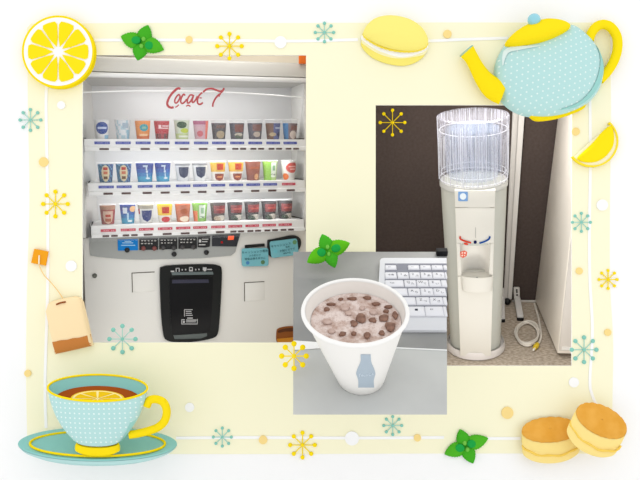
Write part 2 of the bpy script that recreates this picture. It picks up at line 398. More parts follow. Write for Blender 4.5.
# mint sprigs
def mint(c, leaves, small, label, y=-0.008):
    t = thing('mint_sprig', label, 'mint', bp(c[0], c[1], y), group='mint sprigs'); n, m = 18, 4
    for (tx, ty, bx, by, wd, g) in leaves:
        dx, dy = tx - bx, ty - by; mb = MB(); rs = []
        for i in range(n + 1):
            q = i / n; half = wd * math.sin(PI * min(1, q ** 0.8 * 0.96 + 0.04)) ** 0.8 * (1 + (0.10 if i % 2 and 2 < i < n - 1 else 0)) * 0.5; L_ = math.hypot(dx, dy)
            row = []
            for j in range(-m, m + 1):
                s_ = j / m; x, yy = bx + dx * q - dy / L_ * half * s_, by + dy * q + dx / L_ * half * s_
                p = bp(x, yy, y); row.append((p[0], y - 0.014 * (1 - s_ * s_) ** .6 * math.sin(PI * q) ** .6 - 0.006 - 0.004 * math.sin(PI * q) * (1 - abs(s_)), p[2]))
            rs.append(row)
        mb.rings(rs, M(g), False)
        back = [[(p[0], y, p[2]) for p in r] for r in rs]
        mb.rings(back, M(g), False)
        for e in (0, -1): mb.rings([[r[e] for r in rs], [r[e] for r in back]], M(g), False)
        mb.obj('leaf', t)
    for (x, yy, rx, ry, rt, g) in small:
        mb = MB(); Dome(ell(x, yy, rx, ry, 28, rt), y - 0.021, 0.008).add(mb, M(g), y - 0.005, 6); mb.obj('leaflet', t)
    return t
G1, G2, G3, G4 = (84, 183, 46), (72, 176, 44), (38, 166, 74), (118, 196, 78)
mint((141.5, 43), [(121, 36.5, 141, 43, 15, G1), (148.3, 25.2, 142, 43, 14, G2), (164, 50, 142, 42, 15, G1), (137.7, 60.7, 142, 43, 14, G2)],
     [(136, 40, 4.6, 3.8, 0, G3), (149, 45.3, 4.2, 4, 0, G3), (143.5, 39, 2, 2.3, 0, G4), (141.3, 46, 2, 2.3, 0, G4)], 'mint sprig touching the top edge of the vending machine opening')
mint((465.5, 446), [(444.4, 454, 465, 446, 14, G1), (459.8, 429, 465.5, 447, 13, G2), (488, 438, 465, 445, 14, G1), (473, 463.3, 465, 445, 13, G2)],
     [(460, 448, 4.6, 4, 0, G3), (471.5, 444, 4.4, 4, 0, G3), (464.7, 443, 2, 2.3, 0, G4), (467.5, 449.5, 2, 2.3, 0, G4)], 'mint sprig on the bottom ribbon left of the scones')
mint((328.5, 251), [(307, 262.5, 328, 250, 15, (96, 188, 36)), (322, 234, 329, 252, 14, G2), (350, 243, 327, 251, 15, (96, 188, 36)), (335, 268, 328, 249, 13, G2)],
     [(321.5, 252.5, 4.4, 4.2, 0, G3), (336, 248.3, 4.8, 4, -20, G3), (327.5, 247, 1.9, 2.4, 0, G4), (328.8, 254, 1.7, 2.3, 0, G4)], 'mint sprig on the upper edge of the desk above the paper cup', y=-0.2)
# macaron
t = thing('macaron', 'pale yellow macaron with white cream filling', 'macaron', bp(394, 42, -0.006))
mb = MB(); Dome(smooth([(361, 42), (364, 50), (374, 58.5), (389, 64), (405, 65.5), (418, 61), (425, 54), (424, 44), (395, 36), (368, 36)], 80), -0.015, 0.012).add(mb, M((253, 238, 122)), -.0085); mb.obj('lower_shell', t)
mb = MB(); o = smooth([(361.5, 41.5), (366, 46), (378, 53.5), (392, 58), (404, 58.3), (416, 56.5), (425.3, 53.6), (425, 46), (395, 36), (366, 36.5)], 80); Dome(o, -0.024, 0.008).add(mb, M((255, 248, 196)), -.0085); mb.obj('filling_edge', t)
mb = MB(); o = smooth([(361.3, 38), (366, 43), (378, 50.5), (392, 55.5), (402, 57.2), (413, 55.5), (425.6, 50.5), (425.5, 44), (395, 34), (366, 34)], 80); Dome(o, -0.03, 0.012).add(mb, M((255, 255, 252)), -.0085); mb.obj('filling', t)
mb = MB(); Dome(smooth([(363, 33), (367, 25), (375, 18.5), (386, 15.7), (398, 16.2), (411, 20), (421, 27), (427, 36), (428, 43), (424.5, 48), (415, 51), (402, 51), (388, 48.5), (374, 43), (364.5, 37)], 90), -0.05, 0.05).add(mb, M((255, 241, 132)), -.0085); mb.obj('upper_shell', t)
mb = MB(); pts = smooth([(363, 33.5), (366, 38.5), (376, 44.8), (388, 49.3), (402, 51.6), (415, 51.2), (424.5, 48), (427.8, 43)], 60, False)
mb.tube([bp(x + 0.25 * math.sin(i * 1.9), y, -0.052) for i, (x, y) in enumerate(pts)], [0.0045 + 0.0012 * math.sin(i * 2.3) for i in range(len(pts))], M((252, 228, 78)), 8); mb.obj('ruffled_foot', t)
# scones
def scone(label, rot, c, a, b, h, y0, k):
    t = thing('scone', label, 'scone', bp(c[0], c[1] + h, y0), group='scones'); rnd = random.Random(int(c[0]))
    side = M((255, 229, 146)); w_ = [1 + 0.012 * rnd.uniform(-1, 1) for _ in range(20)]
    rows = [(a * 0.93, c[1] + h, b * 0.93)] + [(a * q * w_[i], c[1] + h * z, b * q * w_[i]) for i, (q, z) in enumerate(((1.0, .93), (1.015, .75), (1.0, .58), (.985, .55), (1.01, .5), (1.015, .3), (1.0, .06)))]
    mb = MB(); mb.rings(tl(rows, c[0], y0, k, 56, rot, c), side, True, True, False); mb.obj('crumb', t)
    mb = MB(); rr = tl([(a * 1.0, c[1] + 0.06 * h, b * 1.0), (a * .985, c[1], b * .985), (a * .6, c[1] - .5, b * .6), (a * .02, c[1] - .6, b * .02)], c[0], y0 - 0.002, k, 56, rot, c)
    rr = [[(p[0] * 1, p[1], p[2] + (0.002 * math.sin(i * 2.1) if j < 2 else 0)) for i, p in enumerate(r)] for j, r in enumerate(rr)]
    mb.rings(rr, noise_mat('baked_crust', (226, 162, 64), (234, 174, 80), 14, 0.8, (.35, .65))); mb.obj('crust', t)
    mb = MB(); pts = []
    for i in range(15):
        q = math.radians(-82 + 164 * i / 14); x, yy = c[0] + a * 1.03 * math.sin(q), c[1] + h * (.56 + .03 * math.sin(i * 1.7)) + b * 1.0 * math.cos(q)
        if rot: x, yy = rot2((x, yy), c, rot)
        p = bp(x, yy, y0); pts.append((p[0], y0 - k * a * .005 * 1.03 * math.cos(q), p[2]))
    mb.tube(pts, [0.0035 + 0.0025 * abs(math.sin(i * 1.3)) for i in range(15)], M((250, 212, 98)), 8); mb.obj('split_line', t)
    return t
scone('upright golden topped scone, half behind the tilted one', -3, (550, 429), 28.5, 12.3, 23, -0.045, 0.22)
scone('tilted golden topped scone leaning on the other scone', 27, (602, 420), 27.5, 14.2, 23.5, -0.122, 0.3)
# lemon wedge
t = thing('lemon_wedge', 'yellow lemon wedge hanging by the sheet edge below the teapot', 'lemon wedge', bp(596, 145, -0.006))
Wc = (592.5, 141); 
def arc(r, a0, a1, n=24): return [(Wc[0] + r * math.cos(math.radians(a0 + (a1 - a0) * i / n)), Wc[1] + r * math.sin(math.radians(a0 + (a1 - a0) * i / n))) for i in range(n + 1)]
sheet(MB(), [arc(26, -47, 142) + arc(24.4, 142, -47)], -0.03, -0.006, M((255, 230, 60))).obj('rind', t)
sheet(MB(), [arc(24.4, -42, 138) + [(588, 144)]], -0.024, -0.006, M((255, 250, 214))).obj('pith', t)
mb = MB(); Dome(smooth([(577.5, 157.5), (584, 151), (593, 142.5), (602, 132), (609.5, 126), (612.5, 128), (614, 137), (612.5, 147), (606, 156), (597, 161.5), (587, 162.5), (579, 160.5)], 72), -0.026, 0.02).add(mb, M((255, 231, 30)), -0.024); mb.obj('pulp', t)
# teapot
t = thing('teapot', 'blue and yellow polka dot teapot overlapping the water cooler opening', 'teapot', bp(549, 118, -0.006))
DOTS = dot_mat('teapot_dots', BLUE, (226, 244, 240), 0.0285, 0.0042, math.radians(24), True)
bo = smooth([(494.6, 72), (497, 60), (502, 50), (508, 43), (526, 36), (548, 29), (569.5, 25.5), (582, 32), (593.5, 44), (600.5, 58), (602.7, 72), (599, 88), (590, 101), (577, 109.5), (560, 115.5), (540, 117.5), (521, 114.5), (506.5, 106), (498, 94), (494.8, 82)], 120)
body = Dome(bo, -0.03, 0.11, 2.4)
mb = MB(); sheet(mb, [smooth([(532, 112), (534, 118.5), (542, 120.3), (560, 117.6), (576, 112.3), (584.3, 108), (583.5, 103), (560, 104)], 60)], -0.05, -0.0085, M((255, 226, 28))); mb.obj('foot_ring', t)
mb = MB(); pts = smooth([(466.5, 51, 8.4), (471.5, 58, 7.0), (477, 68, 7.3), (484, 79, 9.0), (493, 88, 11.5), (503, 92, 13)], 40, False)
mb.tube([bp(x, y, -0.055) for x, y, r in pts], [r * .005 for x, y, r in pts], M((255, 228, 30)), 20, False, 0.55); mb.obj('spout', t)
mb = MB(); mb.tube([bp(x, y, -0.055) for x, y in ((466.9, 51.6), (465.9, 50.4))], [8.4 * .005, 8.2 * .005], M((122, 190, 190)), 20, False, 0.55); mb.obj('spout_mouth', t)
mb = MB(); pts = smooth([(589, 40), (591.8, 32.5), (597, 26.5), (603.5, 24.5), (611, 27.5), (616.5, 36), (617.6, 46), (615.5, 57), (610, 68), (603.5, 76), (599.5, 80)], 60, False)
mb.tube([bp(x, y, -0.04) for x, y in pts], 4.7 * .005, M((255, 228, 30)), 16, False, 0.9); mb.obj('handle', t)
mb = MB(); body.add(mb, DOTS, -0.0085); bo_ = mb.obj('body', t)
mb = MB(); body.strip(mb, [(594, 47), (598, 58), (597.5, 72), (593, 86), (585, 98), (573, 107), (556, 112)], [1.5, 4, 5.5, 5.5, 4.5, 3, 0.6], M((158, 213, 207))); mb.obj('drawn_shade_band', t)  # drawn shading along the right side, laid on as darker colour
mb = MB(); body.strip(mb, [(500, 68), (501.5, 59), (505.5, 53), (516, 52), (535, 50.5)], [1, 3, 5, 4, .6], M((226, 243, 243))); mb.obj('drawn_highlight_band', t)  # drawn highlight at the upper left, laid on as paler colour
mb = MB(); lid = Dome(smooth([(506, 43.5), (510, 37), (518, 30), (530, 23.5), (545, 19.4), (558, 20), (567, 23), (570, 27), (565, 33), (553, 40), (537, 45.5), (520, 47.6), (510, 46.8)], 90), -0.09, 0.075, 2.2); lid.add(mb, M((255, 229, 34)), -0.06); lid_o = mb.obj('lid', t)
kp = bp(534, 20, -0.13); MB().ball(kp, .0312, .0312, .0312, M((150, 212, 226), 0.25, 0.4)).obj('knob', lid_o)
# tea bag
t = thing('tea_bag', 'cream tea bag on a string with orange tag, overlapping the vending machine', 'tea bag', bp(70, 326, -0.006))
mb = MB(); sheet(mb, [[(34.2, 248.8), (48, 251.5), (45.3, 265.7), (31, 262.8)]], -0.02, -0.0085, M((245, 166, 40))); tg = mb.obj('tag', t)
mb = MB(); mb.tube([bp(x, y, -0.024) for x, y in smooth([(39.2, 255.5), (38.8, 260), (39.5, 266), (44, 275), (50.5, 282), (58, 291), (62.5, 298), (64, 302)], 40, False)], 0.0028, M((250, 214, 150)), 8); mb.obj('string', t)
mb = MB(); mb.tube([bp(39.2, 255.3, -0.025), bp(38.9, 264, -0.025)], 0.0036, M((255, 246, 220)), 8); mb.obj('string_loop', tg)
bag = [(47.2, 311), (49.5, 303.5), (54, 300.5), (65, 298), (75, 296.2), (80.5, 297.8), (83.3, 302), (88, 322), (93.2, 345.5), (75, 350), (56.6, 353.8), (52, 333)]
def dense(o, n=5):
    return [(a[0] + (b[0] - a[0]) * i / n, a[1] + (b[1] - a[1]) * i / n) for a, b in zip(o, o[1:] + o[:1]) for i in range(n)]
bd = Dome(dense(bag), -0.02, 0.045, 5.0); mb = MB(); bd.add(mb, M((255, 230, 184)), -0.0085); mb.obj('bag', t)
band = smooth([(53.2, 341.5), (58, 340.5), (64, 339), (70, 338.6), (76, 337), (82, 336.5), (90.9, 334)], 24, False); rs = []
for i, (x, y) in enumerate(band):
    q = i / (len(band) - 1); x2, y2 = 56.9 + (93 - 56.9) * q, 353.4 + (345.2 - 353.4) * q; row = []
    for j in range(6):
        X, Y = x + (x2 - x) * j / 5, y + (y2 - y) * j / 5; p = bp(X, Y, -0.02); row.append((p[0], bd.depth(X, Y) - 0.003, p[2]))
    rs.append(row)
mb = MB(); mb.rings(rs, M((203, 131, 68)), False); mb.obj('tea_leaves', t)
mb = MB(); mb.tube([(lambda p: (p[0], bd.depth(x, y) - .004, p[2]))(bp(x, y, -.02)) for x, y in ((59.3, 303.8), (63, 302.2), (68.4, 301.2))], 0.004, M((150, 80, 40)), 8); mb.obj('staple', t)
# saucer, teacup, tea, lemon
YT = M((255, 226, 30))
t = thing('saucer', 'teal saucer with a yellow ring under the polka dot teacup', 'saucer', bp(97.5, 463, -0.13))
YS = -0.14; mb = MB(); mb.rings(tl([(50, 455.5, 9), (66, 452, 14), (77, 447, 17.5), (79.6, 444.3, 17.2)], 97.5, YS, .33, 72), M((186, 224, 222)), True, True, False); mb.obj('underside', t)
mb = MB(); mb.rings(tl([(79.6, 444, 17.2), (78, 443.4, 16.0), (60, 445.5, 12), (40, 446.5, 8), (1, 446.8, .2)], 97.5, YS, .33, 72), M((148, 208, 203))); mb.obj('plate', t)
mb = MB(); mb.tube(tl([(67.5, 443.6, 12.6)], 97.5, YS, .33, 72)[0], 0.006, YT, 8, True); mb.obj('yellow_ring', t)
t = thing('teacup', 'blue polka dot teacup with yellow rim and handle on the teal saucer', 'teacup', bp(97.5, 456, -0.13)); YC = -0.235
prof = [(50, 388, 13.3), (48.7, 396, 12.5), (46, 405, 11.5), (42, 415, 10.3), (37, 424, 9), (31, 432, 7.5), (25, 438.6, 6), (21, 441.5, 5)]
CD = dot_mat('teacup_dots', BLUE, (232, 247, 244), 0.0232, 0.0040, 0)
mb = MB(); mb.rings(tl(prof, 97.5, YC, .34, 72), CD, True, False, False); bo_ = mb.obj('bowl', t)
mb = MB(); mb.rings(tl([(49.6, 387.8, 13.0), (47, 394, 12), (43, 400, 11), (39.5, 402, 10.4)], 97.5, YC, .34, 72), M((148, 208, 203))); mb.obj('inner_wall', t)
mb = MB(); mb.tube(tl([(49.8, 388, 13.3)], 97.5, YC, .34, 72)[0], 0.0052, YT, 8, True); mb.obj('rim', t)
mb = MB(); mb.rings(tl([(21, 443, 5.3), (22.6, 446, 5.6), (22.6, 449.5, 5.8), (20, 451, 5.2)], 97.5, YC, .34, 60), YT, True, True, True); mb.obj('foot', t)
mb = MB(); pts = smooth([(146.5, 406.5), (149.5, 400.5), (156, 399.2), (163.5, 402.5), (166.7, 411), (164.5, 421), (157.5, 427.5), (148, 431), (138, 433.5), (129.5, 434.8)], 50, False)
mb.tube([bp(x, y, YC + (0.0)) for x, y in pts], 3.9 * .005, YT, 14); mb.obj('handle', t)
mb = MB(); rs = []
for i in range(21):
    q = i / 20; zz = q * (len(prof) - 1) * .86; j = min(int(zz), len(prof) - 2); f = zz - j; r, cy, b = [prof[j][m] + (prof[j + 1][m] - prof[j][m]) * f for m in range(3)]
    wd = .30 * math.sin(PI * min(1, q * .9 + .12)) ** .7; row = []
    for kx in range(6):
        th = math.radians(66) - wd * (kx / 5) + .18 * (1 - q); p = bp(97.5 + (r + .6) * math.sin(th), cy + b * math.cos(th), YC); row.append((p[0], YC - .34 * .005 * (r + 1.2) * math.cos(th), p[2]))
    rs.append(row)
mb.rings(rs, M((160, 214, 208)), False); mb.obj('drawn_shade_band', t)  # drawn shading down the cup's right side, put in as colour
mb = MB(); mb.rings(tl([(42, 398.5, 12.6), (1, 398.5, .3)], 97.5, YC, .34, 64), M((166, 82, 32))); tag(mb.obj('tea', base=bp(97.5, 398.5, YC)), 'brown tea inside the polka dot teacup', 'tea')
t = thing('lemon_round', 'lemon round floating on the brown tea in the teacup', 'lemon slice', bp(97.5, 398, YC - .004))
def flat(r0, cy, b, dy): return tl([(r0, cy, b), (r0 * .02, cy, b * .02)], 97.5, YC - dy, .34, 48)
mb = MB(); mb.rings(flat(27, 398.5, 8.2, .005), M((246, 208, 62))); mb.obj('rind', t)
mb = MB(); mb.rings(flat(25.2, 398.5, 7.6, .0062), M((255, 240, 170))); mb.obj('pith', t)
for k in range(8):
    mb = MB(); a0, a1 = 2 * PI * k / 8 + .06, 2 * PI * (k + 1) / 8 - .06; pts = [(2, (a0 + a1) / 2)] + [(23, a0 + (a1 - a0) * i / 6) for i in range(7)]
    ps = []
    for r, a in pts:
        p = bp(97.5 + r * math.sin(a), 398.5 + r * .3 * math.cos(a), YC - .34 * .005 * r * math.cos(a) - .0075); ps.append(p)
    mb.add(ps + [(p[0], p[1] + .003, p[2]) for p in ps], [tuple(range(8)), tuple(range(15, 7, -1))] + [(i, i + 8, (i + 1) % 8 + 8, (i + 1) % 8) for i in range(8)], M((243, 200, 34))); mb.obj('segment', t)
# ------------------------------------------------------------------ the vending machine bay
VO = point(195, 240, 0.45)
VF = Frame(VO, (2375, 800, 95), (-273, 800, 100))
def V(px, py, d=0.0): return VF.fy(px, py, d)
def vx(px, py=200, d=0.0): return V(px, py, d).x
def vz(py, px=195, d=0.0): return V(px, py, d).z
VW = M((238, 237, 232), 0.45, 0.3); VW2 = M((226, 224, 217), 0.5, 0.2); VLO = M((238, 236, 230), 0.5, 0.1); GREY = M((168, 170, 167), 0.55, 0.2); BLACK = M((20, 22, 22), 0.35, 0.4)
# bay shell
BW = M((224, 214, 196), 0.9); OL = M((120, 114, 92), 0.9)
mb = MB(); mb.box(-1.75, 0.235, 1.45, 1.5, ZC - 1.45, ZC + 1.4, BW); struct(mb.obj('wall_back'))
mb = MB(); mb.box(-1.8, -1.75, 0.014, 1.5, ZC - 1.45, ZC + 1.4, OL); struct(mb.obj('wall_left'))
mb = MB(); mb.box(0.185, 0.235, 0.014, 1.45, ZC - 1.45, ZC + 1.4, BW); struct(mb.obj('wall_right'))
mb = MB(); mb.box(-1.8, 0.235, 0.014, 1.5, ZC + 1.4, ZC + 1.45, M((235, 233, 228), 0.9)); struct(mb.obj('ceiling'))
# machine
xl, xr = vx(84.3, 290), vx(313, 230); zt, zb = vz(59.5), vz(425); D1 = 0.62
cl0, cr0 = vx(83.2, 150), vx(304.5, 150); czt, czb = vz(80), vz(234)
mb = MB(); mb.box(-.72, .75, -.1, .95, zb - .05, zb, M((150, 145, 138), 0.9)); struct(mb.obj('floor', frame=VF))
vm = thing('vending_machine', 'large white cup drink vending machine with three shelves of sample cups', 'vending machine', ((xl + xr) / 2, 0.3, zb), VF)
mb = MB()
mb.box(xl, xr, 0, D1, zb, czb, VLO, 0.012)                       # lower cabinet
mb.box(xl, cl0, 0, D1, czb, zt, VW); mb.box(cr0, xr, 0, D1, czb, zt, VW)
mb.box(cl0, cr0, 0.30, D1, czb, zt, VW); mb.box(cl0, cr0, 0, 0.30, czt, zt, VW)
mb.obj('cabinet', vm, VF)
# display recess: splayed side walls and a pale back
bk = [V(91.5, 86, .26), V(297.5, 88, .26), V(290.5, 232, .26), V(99, 232, .26)]
fr = [Vector((cl0, 0.004, czt)), Vector((cr0, 0.004, czt)), Vector((cr0, 0.004, czb)), Vector((cl0, 0.004, czb))]
RB = M((226, 226, 226), 0.6, 0.1)
mb = MB(); mb.add(bk, [(0, 1, 2, 3)], RB)
for i in range(4): mb.add([fr[i], fr[(i + 1) % 4], bk[(i + 1) % 4], bk[i]], [(0, 1, 2, 3)], M((214, 213, 209), 0.6, 0.1))
mb.obj('display_recess', vm, VF)
mb = MB(); mb.box(xl - .01, xr, -0.07, -0.001, vz(75.3), vz(60.5, 195, -.07), M((226, 224, 218), 0.5, 0.2), 0.006); mb.obj('header_panel', vm, VF)
mb = MB(); mb.box(xl, xr, -0.085, -0.03, vz(80.3), vz(76.2), M((250, 250, 250), 0.3, 0.4), 0.007); mb.obj('hinge_rail', vm, VF)
mb = MB(); a, b = V(299.3, 55.5, -.085), V(309, 64, -.085); mb.box(a.x, b.x, -.092, -.0705, b.z, a.z, M((240, 122, 52), 0.5), 0.002)
oc = mb.obj('orange_tag', frame=VF, base=((a.x + b.x) / 2, -.07, b.z)); tag(oc, 'orange card stuck on the top corner of the vending machine', 'card')
# shelves with price labels and selection buttons
CENT = [[102, 123, 143, 162, 182, 201, 219, 237, 255, 273, 290], [106, 124, 145, 163, 183, 200, 218, 236, 253, 270, 288.5], [108, 128, 146, 165, 183, 200, 218, 235, 252, 269, 285]]
ROWS = [dict(l=84, r=305.6, top=139.2, bot=150.6, lab=(141.6, 144.2), but=(148.0, 149.8)), dict(l=88, r=304.6, top=182.0, bot=193.6, lab=(184.3, 186.8), but=(191.0, 193.0)), dict(l=91, r=303.6, top=223.0, bot=234.2, lab=(226.3, 228.8), but=(232.0, 233.9))]
BLUEL = M((72, 84, 168), 0.6); REDL = M((206, 70, 88), 0.6); BTN = M((84, 58, 54), 0.5); LABW = M((240, 240, 244), 0.6)
DF = -0.05
SH = []
for ri, R in enumerate(ROWS):
    x0, x1 = V(R['l'], R['top'], DF).x, V(R['r'], R['top'], DF).x; z1, z0 = vz(R['top'], 195, DF), vz(R['bot'], 195, DF)
    mb = MB(); zm = z0 + (z1 - z0) * .36
    pr = [(DF, z1), (DF - .004, zm), (DF - .016, zm - .004), (DF - .016, z0), (DF + .03, z0), (DF + .03, z1 - .012), (.255, z1 - .012), (.255, z1)]
    mb.prism([(x0, y, z) for y, z in pr], [(x1, y, z) for y, z in pr], M((246, 246, 244), 0.45, 0.25)); sh = mb.obj('shelf', vm, VF); SH.append((z1, sh))
    mb = MB(); 
    for xx in (x0 + .004, x1 - .004): mb.tube([(xx, DF + .02, z1 + .004), (xx - .02 * (1 if xx > 0 else -1), .2, z1 + .004)], .003, M((60, 60, 60)), 6)
    mb.obj('side_bracket', sh, VF)
    for ci, cx in enumerate(CENT[ri]):
        red = ri == 2 or (ri == 1 and ci == 10); xc = V(cx, R['top'], DF).x; hw = .039
        la, lb = vz(R['lab'][0], 195, DF), vz(R['lab'][1], 195, DF)
        mb = MB(); mb.box(xc - hw, xc + hw, DF - .0055, DF + .002, lb, la, REDL if red else BLUEL)
        for k in range(7):
            if (k * 5 + ci) % 4: mb.box(xc - hw * .86 + k * hw * .25, xc - hw * .86 + k * hw * .25 + hw * .15, DF - .0062, DF - .005, lb + (la - lb) * .28, lb + (la - lb) * .68, M((150, 158, 214) if not red else (236, 170, 178), 0.6))
        mb.obj('price_label', sh, VF)
        ba, bb = vz(R['but'][0], 195, DF - .016), vz(R['but'][1], 195, DF - .016)
        two = (ri == 0 and ci >= 7) or (ri == 2 and (ci < 2 or ci >= 7))
        for o in ((-.022, .022) if two else (0.0,)):
            mb = MB(); ww = .017 if two else .024; mb.box(xc + o - ww + .008, xc + o + ww + .008, DF - .020, DF - .0155, bb, ba, BTN, .002); mb.obj('selection_button', sh, VF)
# cup samples
CLR = clear_mat('clear_cup_plastic', (250, 250, 250), 0.06, 0.03, 0.15)
def cup_geo(h, rt, rb):
    return lambda u, v: (rb + (rt - rb) * v, v * h)
SLV = {}
def sample_cup(ri, ci, label, top, colour, emb=(), wide=1.0, sleeve=.82):
    """colour(u, v) -> rgb; u runs -1..1 across the visible front, v 0..1 up the sleeve"""
    z1 = SH[ri][0]; cx = CENT[ri][ci]; cy = .045; p = V(cx, ROWS[ri]['top'], cy); px_ = VF.px(p); x = p.x; H = 19.2 * px_
    rt, rb = 7.75 * px_ * wide, 6.0 * px_ * wide; base = (x, cy, z1 + .001)
    t = thing('sample_cup', label, 'cup', base, VF, 'sample cups on the %s shelf of the vending machine' % ('top', 'middle', 'bottom')[ri])
    n, m = 36, 10; hs = H * sleeve
    def P(u, v, k=0.0):
        r = rb + (rt - rb) * v * sleeve + k; a = -PI / 2 + u * PI / 2; return (x + r * math.cos(a), cy + r * math.sin(a), z1 + .001 + v * hs)
    mb = MB(); rs = [[P(-1 + 4 * i / n, j / m) for i in range(n)] for j in range(m + 1)]
    def mf(i, j):
        u = -1 + 4 * (i + .5) / n; u = u if u <= 1 else 2 - u
        return M(colour(u, (j + .5) / m), 0.6)
    mb.rings(rs, None, True, False, False, mf)
    mb.rings([rs[0], [(x, cy, z1 + .001)] * n], M(colour(0, 0), 0.6)); mb.obj('printed_sleeve', t, VF)
    mb = MB(); k = .0012
    mb.rings([[P(-1 + 4 * i / n, v, k) for i in range(n)] for v in (0.0, 1 / sleeve)], CLR); mb.tube([P(-1 + 4 * i / n, 1 / sleeve, k) for i in range(n)], .0016, M((236, 236, 236), .4, .3), 6, True, 1, (0, 0, 1))
    mb.obj('clear_cup', t, VF)
    for e in emb:
        kind, u0, v0, su, sv, rgb = e[:6]; mb = MB(); q = 24
        if kind == 'disc': o = [(math.cos(2 * PI * i / q), math.sin(2 * PI * i / q)) for i in range(q)]
        elif kind == 'shield': o = [(-1, 1), (0, 1), (1, 1), (1, 0), (.8, -.6), (0, -1), (-.8, -.6), (-1, 0)]
        else: o = [(-1, 1), (0, 1), (1, 1), (1, 0), (1, -1), (0, -1), (-1, -1), (-1, 0)]
        o = [(p[0] + (q_[0] - p[0]) * i / 5, p[1] + (q_[1] - p[1]) * i / 5) for p, q_ in zip(o, o[1:] + o[:1]) for i in range(5)] if kind != 'disc' else o
        rings = [[P(u0 + a * su * f, v0 + b * sv * f, .0012) for a, b in o] for f in (1, .75, .5, .25, .02)]
        mb.rings(rings, M(rgb, 0.6)); 
        if len(e) > 6:
            for lo in e[6]:
                a0, b0, a1, b1, c2 = lo; mb.rings([[P(u0 + (a0 + (a1 - a0) * i / 4) * su, v0 + bb * sv, .0017) for i in range(5)] for bb in (b0, b1)], M(c2, 0.6), False)
        mb.obj('emblem', t, VF)
    return t
W_ = (240, 240, 240); W2 = (222, 232, 240)
def solid(c): return lambda u, v: c
def split(*bands):
    def f(u, v):
        for lim, c in bands:
            if v < lim: return c
        return bands[-1][1]
    return f
def grad(c0, c1): return lambda u, v: tuple(c0[i] + (c1[i] - c0[i]) * round(v * 8) / 8 for i in range(3))
lines = lambda c, *rows: [(-.75, y, .75, y + .28, c) for y in rows]
sample_cup(0, 0, 'white sample cup with a round navy emblem', W_, lambda u, v: (150, 200, 232) if v < .18 and u > .2 else W_, [('disc', 0, .58, .58, .33, (36, 74, 160), [(-.7, -.15, .7, .2, (200, 212, 240))])], sleeve=.95)
sample_cup(0, 1, 'white sample cup with pale blue bubbles', W_, lambda u, v: (158, 204, 228) if u > .35 and v < .5 else ((184, 214, 226) if (int(u * 5) + int(v * 6)) % 3 == 0 else (232, 236, 240)), [('rect', .2, .72, .28, .14, (172, 190, 206))], sleeve=.95)
sample_cup(0, 2, 'orange sample cup with a teal disc', W_, lambda u, v: (244, 148, 52) if v > .2 else (236, 118, 36), [('disc', .05, .62, .4, .2, (76, 164, 176), [(-.4, -.3, .4, .3, (150, 190, 170))]), ('rect', 0, .22, .4, .06, (250, 206, 160))], sleeve=.93)
sample_cup(0, 3, 'bright red sample cup with white lettering', W_, lambda u, v: (196, 30, 46) if v > .28 else ((96, 34, 36) if (int(u * 6) % 2) else (170, 28, 42)), [('rect', .12, .6, .5, .03, (250, 214, 216)), ('rect', .3, .72, .35, .03, (250, 220, 222)), ('rect', -.25, .7, .12, .08, (250, 220, 222))], sleeve=.92)
sample_cup(0, 4, 'pale green sample cup with a dark green top emblem and lime fruit', W_, lambda u, v: (210, 222, 200) if v > .3 else (196, 214, 150), [('disc', -.1, .76, .45, .18, (62, 90, 60)), ('disc', .2, .45, .4, .13, (196, 212, 70)), ('rect', .1, .14, .5, .05, (236, 240, 226))], sleeve=.95)
sample_cup(0, 5, 'pink sample cup with an orange red side stripe', W_, lambda u, v: (240, 120, 100) if .35 < u < .75 else ((186, 92, 132) if v > .78 else (216, 176, 190)), [('disc', -.2, .3, .3, .17, (206, 110, 120))], sleeve=.93)
dk = lambda a, b: (lambda u, v: a if v > .55 else b)
sample_cup(0, 6, 'dark brown sample cup with a beige patch, beside the pink cup', W_, lambda u, v: (78, 70, 76) if v > .6 else (64, 60, 66), [('disc', .05, .28, .42, .24, (172, 156, 128)), ('rect', .05, .78, .4, .1, (120, 92, 86))])
sample_cup(0, 7, 'dark sample cup with a rust patch and grey green foot on the top shelf', W_, lambda u, v: (74, 70, 84), [('rect', .1, .68, .42, .24, (132, 84, 76)), ('disc', .05, .28, .42, .11, (188, 180, 164)), ('disc', .05, .16, .4, .12, (78, 92, 74))])
sample_cup(0, 8, 'dark purple sample cup with pale foam, next to the half blue cup', W_, lambda u, v: (80, 76, 92), [('rect', .1, .72, .45, .2, (130, 92, 88)), ('disc', .05, .3, .36, .17, (190, 176, 164))])
sample_cup(0, 9, 'sample cup half brown and half blue', W_, lambda u, v: (112, 74, 54) if u < -.1 else (84, 96, 156), [('disc', -.2, .3, .34, .12, (190, 172, 140)), ('disc', .55, .3, .3, .14, (60, 66, 100)), ('rect', .45, .7, .4, .06, (186, 196, 222))])
sample_cup(0, 10, 'sample cup with a blue side and brown front', W_, lambda u, v: (42, 118, 174) if u < -.35 else (116, 92, 98), [('disc', .15, .28, .36, .26, (212, 198, 190)), ('rect', .3, .72, .4, .14, (138, 98, 92))])
bd_ = lambda u, v: (96, 156, 196) if (int(u * 8 + 20) + int(v * 9)) % 3 == 0 else ((34, 70, 136) if u > .1 else (40, 104, 140))
for ci, wd in ((0, 'first on the middle shelf'), (1, 'beside the wide blue cup')):
    sample_cup(1, ci, 'blue dotted sample cup with a cream oval label, ' + wd, W_, bd_, [('disc', -.06, .5, .36, .46, (226, 212, 172), [(-.5, .4, .5, .75, (196, 66, 54)), (-.5, -.1, .5, .25, (210, 120, 90)), (-.5, -.7, .5, -.35, (120, 84, 60))])], sleeve=.93)
bl = lambda u, v: (26, 62, 156) if v > .72 else ((28, 92, 182) if v > .5 else ((24, 128, 196) if v > .25 else (36, 164, 208)))
